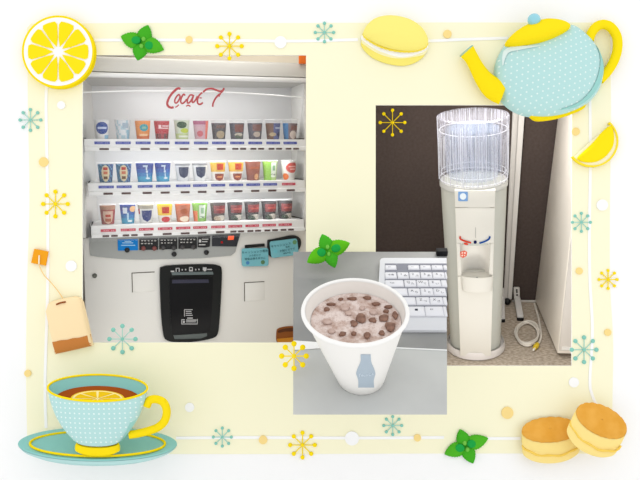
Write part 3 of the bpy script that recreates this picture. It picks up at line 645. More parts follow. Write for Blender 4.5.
for ci, wd, k in ((2, 'wide deep blue sample cup with a white vertical word', 1.14), (3, 'deep blue sample cup with a white word, between the wide blue and badge cups', 1.02)):
    sample_cup(1, ci, wd, W_, bl, [('rect', -.02, .86, .17, .05, (206, 222, 242)), ('rect', .06, .74, .05, .1, (220, 234, 246)), ('disc', .1, .56, .09, .07, (220, 234, 246)), ('rect', .12, .4, .05, .06, (214, 236, 246)), ('disc', .2, .2, .2, .05, (226, 240, 248)), ('rect', .14, .28, .05, .06, (214, 236, 246))], k, .95)
for ci, wd in ((4, 'beside the deep blue cup'), (5, 'beside the yellow banded cup')):
    sample_cup(1, ci, 'clear white sample cup with a navy shield badge, ' + wd, W_, lambda u, v: (150, 152, 156) if v > .93 else (226, 228, 230), [('shield', 0, .5, .46, .32, (62, 70, 98))], sleeve=.9)
for ci, wd in ((6, 'beside a shield badge cup'), (7, 'beside the plain brown cup')):
    sample_cup(1, ci, 'white sample cup with a yellow band and red square, ' + wd, W_, lambda u, v: (232, 184, 54) if v > .5 else (236, 232, 226), [('rect', .1, .78, .3, .17, (206, 78, 50)), ('shield', .05, .2, .46, .2, (142, 66, 48), [(-.5, -.1, .5, .3, (222, 150, 96))])], sleeve=.93)
sample_cup(1, 8, 'plain reddish brown sample cup on the middle shelf', W_, lambda u, v: (146, 70, 46) if v > .25 else (132, 60, 42), [('disc', .2, .2, .22, .16, (210, 160, 120)), ('rect', 0, .68, .4, .06, (176, 96, 62))], sleeve=.95)
sample_cup(1, 9, 'lime green sample cup with a white panel on the middle shelf', W_, lambda u, v: (142, 196, 62) if u < .05 else (186, 216, 142), [('rect', .2, .56, .26, .4, (232, 240, 226), [(-.5, -.1, .5, .6, (150, 190, 150))]), ('disc', .2, .3, .28, .06, (72, 92, 70))], sleeve=.95)
sample_cup(1, 10, 'white sample cup with a red oval on the middle shelf', W_, lambda u, v: (238, 236, 232), [('disc', .2, .66, .62, .28, (216, 84, 76), [(-.6, .1, .6, .35, (240, 186, 178)), (-.4, -.4, .5, -.15, (240, 186, 178))]), ('disc', -.5, .18, .34, .18, (230, 122, 66))], sleeve=.95)
sample_cup(2, 0, 'red and tan sample cup with a cream house emblem', W_, lambda u, v: (186, 136, 106) if v > .78 else ((182, 56, 52) if u > .3 else (178, 80, 68)), [('shield', -.02, .36, .46, .36, (228, 192, 168), [(-.5, .1, .5, .5, (196, 80, 64)), (-.6, -.6, .6, -.1, (186, 110, 84))])], sleeve=.94)
sample_cup(2, 1, 'deep blue sample cup with a peach disc on the bottom shelf', W_, bl, [('disc', .42, .8, .32, .17, (242, 196, 148)), ('rect', -.3, .72, .2, .16, (226, 236, 246)), ('rect', -.05, .4, .08, .2, (190, 222, 240)), ('rect', .15, .15, .22, .06, (224, 240, 246))], sleeve=.95)
sample_cup(2, 2, 'white sample cup with a tan band and navy badge on the bottom shelf', W_, lambda u, v: (176, 170, 152) if v > .84 else ((196, 62, 66) if u < -.72 and v > .5 else (234, 234, 232)), [('shield', .05, .4, .48, .32, (40, 56, 122))], sleeve=.92)
sample_cup(2, 3, 'yellow sample cup with a red square and red oval on white', W_, lambda u, v: (246, 206, 44) if v > .4 else (240, 236, 228), [('rect', 0, .7, .32, .18, (204, 62, 40)), ('disc', .02, .18, .44, .16, (206, 58, 62))], sleeve=.92)
sample_cup(2, 4, 'orange brown sample cup with a cream half disc on the bottom shelf', W_, lambda u, v: (196, 108, 70) if v > .3 else (206, 122, 82), [('disc', .1, .18, .5, .16, (244, 226, 204)), ('disc', .05, .62, .34, .16, (176, 92, 50))], sleeve=.9)
sample_cup(2, 5, 'green and orange sample cup with a white panel on the bottom shelf', W_, lambda u, v: (236, 124, 68) if u < -.3 and v < .6 else (134, 190, 78), [('rect', .12, .56, .28, .36, (228, 238, 226), [(-.5, -.3, .5, .6, (160, 196, 160))]), ('disc', .1, .26, .24, .06, (60, 110, 60))], sleeve=.92)
for ci, l in ((6, 'brown and maroon sample cup with a cream swoosh, beside the green and orange cup'), (7, 'black and maroon sample cup, fourth from the right end of the bottom shelf'), (8, 'black and maroon sample cup, third from the right end of the bottom shelf'), (9, 'black and maroon sample cup, second from the right end of the bottom shelf'), (10, 'black and maroon sample cup at the right end of the bottom shelf')):
    a = (72, 54, 56) if ci == 6 else (44, 38, 44)
    sample_cup(2, ci, l, W_, (lambda a: lambda u, v: a)(a), [('rect', .12, .66, .62, .22, (134, 50, 52), [(-.6, -.2, .8, .2, (186, 96, 88))]), ('disc', .25, .17, .6, .16, (206, 200, 190)), ('disc', -.1, .15, .48, .14, (44, 66, 54) if ci > 6 else (176, 160, 140))], sleeve=.9)
# clear bulging cover with its bright top edge and the red script
CV = clear_mat('clear_cover', (245, 247, 250), 0.05, 0.025, 0.05)
def cov(q, z): return (cl0 + .004 + (cr0 - cl0 - .008) * q, -.082 - .03 * math.sin(PI * q), z)
ctop = [vz(92.5) - .02 * abs(q - .45) ** 2 * 4 for q in [i / 24 for i in range(25)]]
mb = MB(); mb.rings([[cov(i / 24, ctop[i] + (czb - .012 - ctop[i]) * j / 6) for i in range(25)] for j in range(7)], CV, False); cvo = mb.obj('clear_cover', vm, VF)
mb = MB(); mb.tube([cov(i / 24, ctop[i]) for i in range(25)], .0035, M((252, 252, 252), .3, .4), 8); mb.obj('cover_edge', cvo, VF)
RED = M((190, 92, 94), 0.6)
def zz(pts): return [V(150 + x / 7.11, 70 + y / 7.11, -.116) for x, y in pts]
mb = MB()
for pts, r in (([(216, 134), (200, 130), (180, 143), (152, 172), (132, 205), (122, 238), (132, 260), (152, 268), (168, 264)], 1.3), ([(206, 172), (188, 190), (176, 215), (180, 234), (194, 230), (208, 208), (214, 186), (204, 172)], .9),
               ([(250, 182), (240, 172), (226, 192), (218, 222), (228, 238), (246, 228), (262, 206)], .95), ([(306, 180), (286, 178), (268, 206), (266, 232), (280, 232), (298, 206), (310, 178), (300, 216), (304, 232), (322, 216), (338, 186)], .95),
               ([(372, 160), (352, 178), (338, 210), (340, 236), (356, 244), (376, 232)], 1.0), ([(352, 200), (360, 198), (368, 199)], .7), ([(378, 158), (400, 138), (436, 132), (470, 142), (500, 152), (520, 142), (526, 128)], 1.1),
               ([(502, 168), (482, 182), (462, 208), (448, 240), (446, 262)], 1.0), ([(520, 150), (500, 168), (490, 190)], .7), ([(258, 258), (272, 250), (288, 260)], .8), ([(180, 266), (196, 256), (204, 246)], .7)):
    mb.tube(smooth(zz(pts), 40, False), r * .0046, RED, 8, False, .35)
mb.obj('red_script', cvo, VF)
area_light('display_lamp', VF.M @ Vector(((cl0 + cr0) / 2, .03, czt - .012)), VF.M @ Vector(((cl0 + cr0) / 2, .16, czb)), 1.0, 0.03, LIGHT_POWER['display'])
for ri in (0, 1):
    area_light('shelf_lamp', VF.M @ Vector(((cl0 + cr0) / 2, .0, vz(ROWS[ri]['bot'], 195, 0) - .004)), VF.M @ Vector(((cl0 + cr0) / 2, .12, vz(ROWS[ri + 1]['top'], 195, 0))), 1.0, .03, LIGHT_POWER['shelf'])
# control panel
def vpoly(pts, y0, y1, mat, n=0, closed_smooth=False):
    o = [V(x, y, 0) for x, y in pts]; return MB().prism([(p.x, y0, p.z) for p in o], [(p.x, y1, p.z) for p in o], mat)
def vobj(mb, name, parent=vm, **k): return mb.obj(name, parent, VF)
cp = vobj(vpoly([(89, 237.5), (90.5, 255.3)] + [(90.5 + 50 * i / 8 * 1.0, 255.8 + 3.6 * math.sin(PI / 2 * i / 8)) for i in range(1, 9)] + [(200, 258.2), (231, 255.4), (235, 252), (240.3, 233.3), (160, 235)], -.006, .004, GREY), 'control_panel')
vobj(vpoly([(117.5, 239.4), (137.6, 238.7), (137.8, 250), (117.8, 250.4)], -.010, -.004, M((40, 132, 208), .5)), 'blue_card', cp)
mb = MB()
for k, (a, b, y) in enumerate(((122, 133, 242.2), (124.5, 131, 240.8), (121, 135, 244.6))): q = vpoly([(a, y), (b, y), (b, y + .9), (a, y + .9)], -.0108, -.0095, M((170, 212, 240), .5)); mb.add(q.v, q.f, M((170, 212, 240), .5))
vobj(mb, 'card_lettering', cp)
def round_on(px, py, r, y0, y1, mat, name, parent):
    c = V(px, py, 0); s_ = VF.px(c) * r; n = 20; mb = MB()
    mb.rings([[(c.x + s_ * q * math.cos(2 * PI * i / n), y, c.z + s_ * q * math.sin(2 * PI * i / n)) for i in range(n)] for q, y in ((1, y1), (1, y0), (.7, y0 - .004), (.02, y0 - .005))], mat); return vobj(mb, name, parent)
for k, (x0, x1) in enumerate(((139.2, 157.8), (159, 177), (178.2, 196.6))):
    ya, yb = 238.4 - .6 * k, 249.8 - .6 * k; bpn = vobj(vpoly([(x0, ya), (x1, ya - .4), (x1, yb - .3), (x0, yb)], -.011, -.004, M((26, 26, 27), .4, .3)), 'button_panel', cp)
    mb = MB(); rnd = random.Random(k)
    for j in range(9):
        a = x0 + 1.4 + (j % 5) * 3.3 + rnd.uniform(0, .5); y = ya + (1.6 if j < 5 else 4.4); q = vpoly([(a, y), (a + rnd.uniform(1.2, 2.4), y), (a + rnd.uniform(1.2, 2.2), y + 1), (a, y + 1)], -.0118, -.0105, M((196, 194, 190))); mb.add(q.v, q.f, M((196, 194, 190)))
    vobj(mb, 'panel_lettering', bpn)
    for x in (x0 + 3.8, x1 - 3.8): round_on(x, yb - 1.8, 2.3, -.02, -.01, M((126, 66, 62) if k == 0 else (66, 64, 64), .35, .4), 'round_button', bpn)
bpn = vobj(vpoly([(197.6, 236.4), (210, 235.6), (209.4, 246.3), (205, 247.4), (197.4, 247)], -.011, -.004, M((28, 28, 29), .4, .3)), 'notice_plate', cp)
mb = MB()
for a, b, y0_, y1_ in ((198.5, 200.8, 239.2, 242.2), (201.6, 208, 238.6, 239.4), (201.6, 207, 241, 241.8), (198.5, 205, 244, 245)): q = vpoly([(a, y0_), (b, y0_), (b, y1_), (a, y1_)], -.0118, -.0105, M((206, 206, 204))); mb.add(q.v, q.f, M((206, 206, 204)))
vobj(mb, 'plate_lettering', bpn)
bpn = vobj(vpoly([(211.8, 235.4), (239.6, 233.6), (236.4, 246.3), (211.6, 246)], -.011, -.004, M((44, 46, 52), .4, .3)), 'display_screen', cp)
m_ = bpy.data.materials.new('orange_readout'); m_.use_nodes = True; b_ = m_.node_tree.nodes['Principled BSDF']; b_.inputs['Base Color'].default_value = (.5, .05, .01, 1); b_.inputs['Emission Color'].default_value = (1, .12, .03, 1); b_.inputs['Emission Strength'].default_value = .6
vobj(vpoly([(227.6, 235.8), (233.6, 235.4), (233.2, 239.4), (227.4, 239.8)], -.012, -.0105, m_), 'orange_readout', bpn)
round_on(221.5, 242, 1.2, -.012, -.0105, M((196, 40, 40)), 'red_lamp', bpn)
for x, y in ((127, 249.8), (173.8, 253.9), (206, 252.2)): round_on(x, y, 2.5, -.014, -.005, M((18, 18, 18), .3, .4), 'black_knob', cp)
round_on(94.6, 275.6, 2.4, -.006, .004, M((104, 106, 98), .5, .2), 'lock', vm)
def hatch(x0, y0, x1, y1):
    mb = MB(); a, b = V(x0, y0), V(x1, y1); mb.box(a.x, b.x, -.0025, .004, b.z, a.z, VLO, .0015); h = vobj(mb, 'access_hatch'); mb = MB()
    mb.box(a.x, b.x, -.0032, .002, a.z, a.z + .004, M((112, 108, 100))); mb.box(a.x - .004, a.x, -.0032, .002, b.z, a.z + .004, M((112, 108, 100))); vobj(mb, 'seam', h)
hatch(132.3, 273.4, 155, 291); hatch(244.7, 283, 264.3, 300)
# cup door
outer = smooth([(159.5, 272), (162, 266.5), (172, 264.8), (190, 264), (208, 263.8), (217.5, 265), (221, 269), (220.6, 290), (218.8, 320), (217, 333), (212, 337.3), (200, 340), (188, 341.4), (174, 341.2), (166.5, 339.5), (163, 334), (160.6, 310)], 80)
dn = vobj(vpoly(outer, -.022, .004, M((16, 18, 17), .4, .2)), 'cup_door')
inner = smooth([(168.8, 279), (171, 276.5), (190, 275.2), (209, 275.3), (212, 278), (211.5, 300), (209.5, 327), (206, 330.5), (190, 332.6), (174, 332.8), (171, 330), (169.5, 305)], 60)
vobj(vpoly(inner, -.0245, -.02, M((6, 6, 9), .3, .15)), 'dark_window', dn)
vobj(vpoly([(171, 271.6), (212, 271), (212.5, 273.8), (171.5, 274.4)], -.026, -.02, M((92, 104, 104), .3, .5), ), 'pull_edge', dn)
vobj(vpoly([(171.5, 279), (207.5, 278.6), (208, 282), (171.6, 282.6)], -.0265, -.0235, M((38, 38, 60), .3, .4)), 'flap_edge', dn)
vobj(vpoly([(172.8, 334.4), (206, 332.2), (206.4, 335), (200, 337.4), (174, 338)], -.026, -.02, M((70, 80, 78), .3, .5)), 'lower_ledge', dn)
mb = MB(); LW = M((190, 190, 190))
def seg(a, b, c, d, mat=LW, y=-.0275):
    q = vpoly([(a, b), (c, b), (c, d), (a, d)], y, -.0235, mat); mb.add(q.v, q.f, mat)
for a in ((170, 270, 173.5, 271.2), (175, 267.2, 175.9, 271), (178, 267.2, 178.9, 271), (175, 267.2, 178.9, 267.8), (181, 268.4, 182, 269.8), (184.4, 268.2, 185.4, 269.6), (188.3, 266.4, 192, 267.2), (188.3, 266.4, 189, 269.8), (191.3, 266.4, 192, 269.8), (188.3, 269.2, 192, 270.6), (194.4, 268.2, 195.4, 269.6), (197.6, 268, 198.6, 269.4), (202, 266.6, 205.6, 269.6), (203, 269.6, 204.8, 270.6), (206.4, 268.2, 211, 269.2)): seg(*a)
for a in ((183.4, 308.4, 191.8, 309), (183.4, 308.4, 184, 315.5), (185, 310, 190.5, 310.7), (185, 312, 191, 312.7), (185, 314, 191.8, 314.7), (186.4, 316.6, 192, 317.6), (180.6, 318.4, 184, 319.2), (180.6, 318.4, 181.2, 323), (180.6, 322.6, 196.8, 323.3), (196.2, 318, 196.8, 323), (185.4, 318.6, 195.6, 319.6), (185.4, 320.4, 195, 321.2), (182, 320, 184, 321.8)): seg(*a)
vobj(mb, 'door_symbols', dn)
# two coin slots under pale teal notices
vobj(vpoly([(244.6, 245), (264.2, 243.4), (264.4, 246.2), (244.8, 248)], -.008, .004, BLACK), 'note_slot')
pill = [(267, 243), (267.5, 239.8), (272, 239), (283, 236.6), (290, 235.2), (296, 235.6), (300, 239), (300.4, 244.5), (298, 249.5), (292, 253), (281, 256.5), (273, 257.6), (268.5, 255.2), (267, 250)]
vobj(vpoly(smooth(pill, 60), -.012, .004, M((34, 37, 38), .35, .4)), 'coin_bezel')
def notice(c, wd, hh, ang, rows, label, y):
    o = []
    for x, yy in rrect(-wd / 2, -hh / 2, wd / 2, hh / 2, 2.2): o.append(rot2((c[0] + x, c[1] + yy), c, ang))
    p0 = V(c[0], c[1], 0); mb = vpoly(o, y, y + .004, M((126, 190, 200), .6)); base = (p0.x, y + .004, p0.z)
    t = thing('teal_notice', label, 'notice', base, VF); mb.obj('card', t, VF); mb = MB(); ca, sa = math.cos(math.radians(-ang)), math.sin(math.radians(-ang)); k = VF.px(p0)
    for body, dx, dy, size in rows:
        vs, fs = text_shape(body, size); q = [(p0.x + ((vx_ + dx) * ca - (vy_ - dy) * sa) * k, y - .0012, p0.z + ((vx_ + dx) * sa + (vy_ - dy) * ca) * k) for vx_, vy_, _ in vs]; mb.add(q, fs, M((28, 58, 66)))
    mb.obj('lettering', t, VF)
    mb = MB(); 
    for dx, dy, r, cc in ((7.6, 5.2, 2.1, (96, 132, 96)), (-7.5, 5.4, 1.8, (84, 140, 190))) if ang > -3 else ((11, -4.6, 2.2, (110, 156, 110)), (-9, 2.0, 2.0, (120, 196, 206))):
        x, yy = rot2((c[0] + dx, c[1] + dy), c, ang); cc_ = V(x, yy, 0); rr = r * VF.px(cc_); n = 20
        mb.rings([[(cc_.x + rr * f * math.cos(2 * PI * i / n), yq, cc_.z + rr * f * math.sin(2 * PI * i / n)) for i in range(n)] for f, yq in ((1, y + .001), (1, y - .001), (.02, y - .0012))], M(cc))
    mb.obj('stamp', t, VF)
notice((254.3, 256.8), 26.5, 18, -1.5, [('キャッシュレス専用', 0, -5.4, 3.0), ('のお知らせ', 0, -1.8, 2.4), ('現金は使えません', 0, 1.4, 2.7)], 'upper teal notice card taped below the note slot of the machine', -.018)
notice((283, 247.6), 27.5, 16.5, -7, [('キャッシュレス', -3, -3.6, 3.0), ('専用', 3.5, -.6, 2.2), ('お知らせです', 3, 2.4, 2.7), ('現金不可', 2, 5.4, 2.0)], 'teal notice card taped over the black coin bezel of the machine', -.026)
# amber hand hold at the bottom corner
hh_ = smooth([(276.4, 331), (278, 328.4), (284, 326.6), (291, 326), (293.4, 327), (294, 334), (293.6, 340), (291, 342), (283, 343), (277.5, 342.6), (276, 339)], 40)
hp = vobj(vpoly(hh_, -.004, .004, M((150, 84, 28), .4, .3)), 'amber_grip')
vobj(vpoly(smooth([(278, 330.4), (284, 328.4), (292.4, 327.6), (292.6, 331), (285, 331.4), (278.4, 332.6)], 30), -.0055, -.003, M((92, 48, 18), .4, .3)), 'grip_recess', hp)
vobj(vpoly([(276.6, 338.6), (293.6, 337), (293.4, 340.4), (290.5, 341.8), (283, 342.8), (277.6, 342.2)], -.008, -.003, M((214, 140, 34), .3, .4)), 'grip_ledge', hp)
# ------------------------------------------------------------------ the water cooler bay
CO = point(475.5, 347, 0.92); cy_ = math.radians(11); cp_ = math.radians(21)
CX = Vector((math.cos(cy_), math.sin(cy_) * -1 * -1, 0)); CX = Vector((math.cos(cy_), -math.sin(cy_), 0))
CYh = Vector((math.sin(cy_), math.cos(cy_), 0))
CF = Frame(CO, CX, CYh * math.cos(cp_) + Vector((0, 0, math.sin(cp_))))
def Cy(px, py, d): return CF.fy(px, py, d)
def Cz(px, py, z=0.0): return CF.fz(px, py, z)
BWALL = noise_mat('dark_felt', (80, 70, 66), (88, 78, 74), 60, .95, (.3, .7))
yb = Cz(505, 302).y                                    # foot line of the dark partition
CARPET = noise_mat('grey_carpet', (166, 153, 138), (208, 195, 179), 48, .95, (.35, .65), 0, 6, squash=(1, 1.6, 1))
fx0, fx1 = Cz(372, 330).x - .05, Cz(580, 330).x + .18
ftop = Cz(475, 372).y - .12
mb = MB(); mb.box(fx0, fx1, ftop, yb + .12, -.03, 0, CARPET); struct(mb.obj('floor', frame=CF))
# side walls, back wall and ceiling of the bay
SW = M((232, 228, 220), .9)
mb = MB(); mb.box(.24, .275, .014, 2.3, ZC - 1.35, ZC + 1.0, SW); struct(mb.obj('wall_left'))
mb = MB(); mb.box(2.35, 2.4, .014, 2.3, ZC - 1.35, ZC + 1.0, SW); struct(mb.obj('wall_right'))
mb = MB(); mb.box(.24, 2.4, .014, 2.3, ZC + 1.0, ZC + 1.05, SW); struct(mb.obj('ceiling'))
mb = MB(); mb.box(.24, 2.4, 2.3, 2.35, ZC - 1.35, ZC + 1.05, SW); struct(mb.obj('wall_back'))
def slab(quad, y, th, mat, bev=0.004):
    """pixel outline on the upright plane y, th deep"""
    a = [Cy(x, yy, y) for x, yy in quad]; return MB().prism([(p.x, y, p.z) for p in a], [(p.x, y + th, p.z) for p in a], mat, bev)
ALU = M((214, 211, 207), .4, .4); ALU2 = M((182, 178, 174), .4, .4)
def cobj(mb, name, parent=None, **k): return mb.obj(name, parent, CF, **k)
# two dark partition panels with an aluminium post between them
def base_of(px, py, y): p = Cy(px, py, y); return (p.x, y, max(0, p.z))
t = thing('partition_panel', 'wide dark partition panel behind the water cooler', 'partition', base_of(440, 303, yb), CF, 'dark partitions')
cobj(slab([(352, 84), (517.5, 84), (505, 300.2), (352, 300.2)], yb, .05, BWALL), 'felt_panel', t)
mb = MB(); p0, p1 = Cy(352, 301.5, yb), Cy(504.8, 301.5, yb); mb.box(p0.x, p1.x, yb - .005, yb + .055, 0.001, p0.z + .014, M((140, 136, 132), .4, .4), .003); cobj(mb, 'bottom_rail', t)
t = thing('partition_panel', 'narrow dark partition panel between the metal post and the white cabinet', 'partition', base_of(520, 303, yb), CF, 'dark partitions')
cobj(slab([(527.5, 84), (572, 84), (545, 300.3), (511.5, 300.3)], yb, .05, BWALL), 'felt_panel', t)
mb = MB(); p0, p1 = Cy(512, 301.5, yb), Cy(546, 301.5, yb); mb.box(p0.x, p1.x, yb - .006, yb + .055, 0.001, p0.z + .012, M((222, 218, 212), .4, .4), .003); cobj(mb, 'bottom_rail', t)
t = thing('metal_post', 'silver partition post standing right of the water cooler', 'post', base_of(508, 300, yb - .03), CF)
cobj(slab([(514, 84), (519.8, 84), (507.2, 299), (503.6, 299)], yb - .035, .034, ALU), 'front_strip', t)
cobj(slab([(520.3, 84), (526.8, 84), (511.8, 299.4), (507.8, 299.4)], yb - .028, .027, M((232, 229, 225), .4, .4)), 'side_strip', t)
cobj(slab([(519.4, 84), (520.7, 84), (508, 299), (507, 299)], yb - .03, .02, ALU2, 0), 'groove', t)
mb = MB(); c = Cz(507.3, 305.6); mb.ball((c.x, c.y + .01, .026), .022, .016, .024, M((24, 24, 26), .4, .4)); cobj(mb, 'caster', t)
def foot(top, bend, toe, wpx, label):
    """upright flat bracket that bends forward along the floor"""
    b0 = Cz(bend[0], bend[1]); yb0 = b0.y; pt = Cy(top[0], top[1], yb0); pe = Cz(toe[0], toe[1]); s_ = CF.px(b0) * wpx / 2
    t = thing('partition_foot', label, 'foot', (b0.x, yb0, 0), CF, 'silver partition feet')
    up = [(pt.x, yb0, pt.z)] + [(b0.x, yb0, .05)]
    mb = MB(); mb.hexa([(b0.x - s_, yb0 - .012, .002), (b0.x + s_, yb0 - .012, .002), (b0.x + s_, yb0 + .012, .002), (b0.x - s_, yb0 + .012, .002), (pt.x - s_, yb0 - .012, pt.z), (pt.x + s_, yb0 - .012, pt.z), (pt.x + s_, yb0 + .012, pt.z), (pt.x - s_, yb0 + .012, pt.z)], ALU, .008); cobj(mb, 'bracket', t)
    mb = MB(); mb.hexa([(pe.x - s_, pe.y, .012), (pe.x + s_, pe.y, .012), (b0.x + s_, yb0, .012), (b0.x - s_, yb0, .012), (pe.x - s_, pe.y, .038), (pe.x + s_, pe.y, .038), (b0.x + s_, yb0, .055), (b0.x - s_, yb0, .055)], M((226, 224, 222), .35, .4), .008); cobj(mb, 'foot_bar', t)
    mb = MB(); mb.box(pe.x - s_ * 1.05, pe.x + s_ * 1.05, pe.y - .012, pe.y + .03, .001, .02, M((30, 28, 28), .5, .2), .005); cobj(mb, 'rubber_tip', t)
    if wpx > 5:
        mb = MB()
        for f in (.35, .62, .8):
            x = b0.x + (pt.x - b0.x) * f; z = .04 + (pt.z - .04) * f; mb.ball((x, yb0 - .012, z), .006, .003, .008, M((60, 58, 56)), 10, 6)
        cobj(mb, 'screw', t)
foot((516.6, 287), (517, 303.5), (520.3, 320.5), 6, 'silver partition foot with black tip beside the coiled cord')
foot((502, 288), (502.5, 303), (502.6, 322), 4.4, 'silver partition foot partly hidden by the water cooler')
# white cabinet
k0 = Cz(557.2, 356.5); k1 = Cz(535, 303.2); top_f = Cy(586.5, 84, k0.y); top_b = Cy(562, 84, k1.y)
CAB = noise_mat('cabinet_white', (244, 237, 226), (250, 244, 234), 2.5, .35, (.3, .7), .3, gain=1.13); zt_ = min(top_f.z, top_b.z)
tf = k0.lerp(top_f, zt_ / top_f.z); tb = k1.lerp(top_b, zt_ / top_b.z); wd = .75
t = thing('white_cabinet', 'glossy white office cabinet standing on the carpet beside the dark panel', 'cabinet', (k0.x + .3, k0.y + .2, 0), CF)
mb = MB(); mb.hexa([(k0.x, k0.y, .02), (k0.x + wd, k0.y, .02), (k0.x + wd, k1.y, .02), (k1.x, k1.y, .02), (tf.x, tf.y, zt_), (tf.x + wd, tf.y, zt_), (tf.x + wd, tb.y, zt_), (tb.x, tb.y, zt_)], CAB, .006); cobj(mb, 'body', t)
def cabf(px, py): return Cy(px, py, k0.y - .012)
q = [cabf(x, y) for x, y in ((558.8, 351), (600, 351), (628, 84), (588.5, 84))]
cobj(MB().prism([(p.x, k0.y - .016, p.z) for p in q], [(p.x, k0.y - .001, p.z) for p in q], M((232, 226, 218), .35, .3), .004), 'door', t)
mb = MB(); q = [cabf(x, y) for x, y in ((562, 346.6), (590, 346.6), (590, 349), (561.5, 349))]; cobj(mb.prism([(p.x, k0.y - .022, p.z) for p in q], [(p.x, k0.y - .0155, p.z) for p in q], M((252, 250, 246), .3, .3)), 'kick_strip', t)
mb = MB(); mb.hexa([(k0.x + .012, k0.y + .012, .0), (k0.x + wd, k0.y + .012, .0), (k0.x + wd, k1.y - .01, .0), (k1.x + .012, k1.y - .01, .0), (k0.x + .012, k0.y + .012, .02), (k0.x + wd, k0.y + .012, .02), (k0.x + wd, k1.y - .01, .02), (k1.x + .012, k1.y - .01, .02)], M((120, 108, 96), .8)); cobj(mb, 'plinth', t)
# coiled white cord with a yellow plug
mb = MB(); path = []
for x, y in ((534.5, 303.5), (536, 309), (538.5, 318), (540, 327), (541, 334), (540, 341), (536, 346)): c = Cz(x, y, .012); path.append((c.x, c.y, .012))
for k in range(40):
    a = math.radians(60 + k * 26); rr = 11.2 + 1.5 * math.sin(k * .45); c = Cz(528.4 + rr * math.cos(a) + .9 * math.sin(k * .23), 333 + rr * .95 * math.sin(a) + 1.1 * math.cos(k * .23), .012); path.append((c.x, c.y, .011 + .006 * ((k // 14) % 3)))
path = smooth(path, 400, False); mb.tube(path, .0062, M((240, 234, 224), .5, .2), 8, False, 1, (0, 0, 1))
t = thing('power_cord', 'white coiled cord with a yellow plug lying on the carpet', 'cord', (Cz(528, 333).x, Cz(528, 333).y, 0), CF); cobj(mb, 'cable', t)
a, b = Cz(537.5, 344, .018), Cz(534.5, 348.5, .016); mb = MB(); mb.tube([a, a.lerp(b, .5), b], [.013, .017, .011], M((232, 200, 50), .4, .3), 10, False, 1, (0, 0, 1)); cobj(mb, 'yellow_plug', t)
mb = MB(); c = b.lerp(a, -.35); mb.tube([b, c], .006, M((240, 238, 230), .4, .3), 8, False, 1, (0, 0, 1)); cobj(mb, 'plug_tip', t)
# water cooler: a leaning column that widens upwards
wc = thing('water_cooler', 'white and grey floor standing water cooler with a bottle on top', 'water cooler', (0, 0, 0), CF)
GB = M((206, 208, 200), .5, .2); IV = M((226, 223, 214), .5, .12)
hz = Cy(474.7, 183, 0).z                                # shoulder height
s0, s1 = CF.px((0, 0, 0)), CF.px((0, 0, hz)); rb_, rt_ = 24.2 * s0, 32.6 * s1
lean = (Cy(473.6, 183, 0).x / hz, 0)
def cr(z): return rb_ + (rt_ - rb_) * (z / hz)
def cc(z): return lean[0] * z
mb = MB(); mb.lathe([(rb_ * .9, .004), (28.6 * s0, .006), (28.9 * s0, .02), (28.2 * s0, .045), (27.8 * s0, .052), (27.3 * s0, .048), (27.0 * s0, .03), (rb_, .028)], M((226, 221, 218), .35, .3), n=64, cap0=True); cobj(mb, 'base_ring', wc)
ALC = (CF.fy(475, 290, -rt_).z, CF.fy(475, 244, -rt_).z)
mb = MB(); mb.lathe([(rb_, .012)] + [(cr(z), z) for z in [hz * i / 40 for i in range(1, 41)]] + [(rt_ * 1.0, hz + .008), (rt_ * .97, hz + .02), (rt_ * .5, hz + .022)], GB, n=64, cap0=True, cap1=True, lean=lean)
za, zb_ = ALC
keep = [i for i, f in enumerate(mb.f) if not (len(f) == 4 and all(mb.v[k][1] < -rt_ * .55 and za < mb.v[k][2] < zb_ and abs(mb.v[k][0] - cc(mb.v[k][2])) < .1 for k in f))]
mb.f = [mb.f[i] for i in keep]; mb.m = [mb.m[i] for i in keep]; cobj(mb, 'column', wc)
mb = MB(); mb.lathe([(rt_ * .99, hz - .012), (rt_ * 1.03, hz - .006), (rt_ * 1.035, hz + .012), (rt_ * 1.0, hz + .024), (rt_ * .9, hz + .026)], M((198, 198, 194), .5, .2), n=64, lean=lean); cobj(mb, 'collar', wc)
# flat front panel with an alcove
FP = []
def fyz(z, k=.0): return -(cr(z) * .92) - .028 - k            # depth of the panel face at a height
def face(px, py, k=0.0):
    o, d = CF.ray(px, py); lo, hi = 0.0, 20.0               # ray meets the slightly leaning panel plane
    f = lambda s_: (o + d * s_).y - fyz(max(0, min(hz, (o + d * s_).z)), k)
    for _ in range(60):
        m_ = (lo + hi) / 2
        if f(m_) < 0: lo = m_
        else: hi = m_
    return o + d * hi
def fpoly(pts, k0_, k1_, mat, bev=0.0):
    a = [face(x, y, k0_) for x, y in pts]; return MB().prism(a, [(p.x, p.y + (k0_ - k1_), p.z) for p in a], mat, bev)
L0, L1 = (454.3, 187.4), (460.2, 355.5); R0, R1 = (495.6, 187.0), (491.0, 355)
def edge_at(py): f = (py - 186.3) / 168; return L0[0] + (L1[0] - L0[0]) * f, R0[0] + (R1[0] - R0[0]) * f
def band(y0, y1, k0_=0.0, k1_=-.06, mat=IV, bev=.003):
    a, b = edge_at(y0); c, d = edge_at(y1); return fpoly([(a, y0), (b, y0), (d, y1), (c, y1)], k0_, k1_, mat, bev)
cobj(band(190.6, 207.5), 'top_panel', wc)
cobj(band(208, 243.2), 'upper_panel', wc)
for nm, (xa, xb) in (('alcove_side', (0, 4.2)), ('alcove_side', (1, -4.2))):
    y0, y1 = 243.3, 276; a0, a1 = edge_at(y0)[xa], edge_at(y1)[xa]
    q = [(a0, y0), (a0 + xb * .9, y0), (a1 + xb, y1), (a1, y1)]; q = q if xa == 0 else q[::-1]; cobj(fpoly(q, 0, -.06, IV, .003), nm, wc)
rs = []
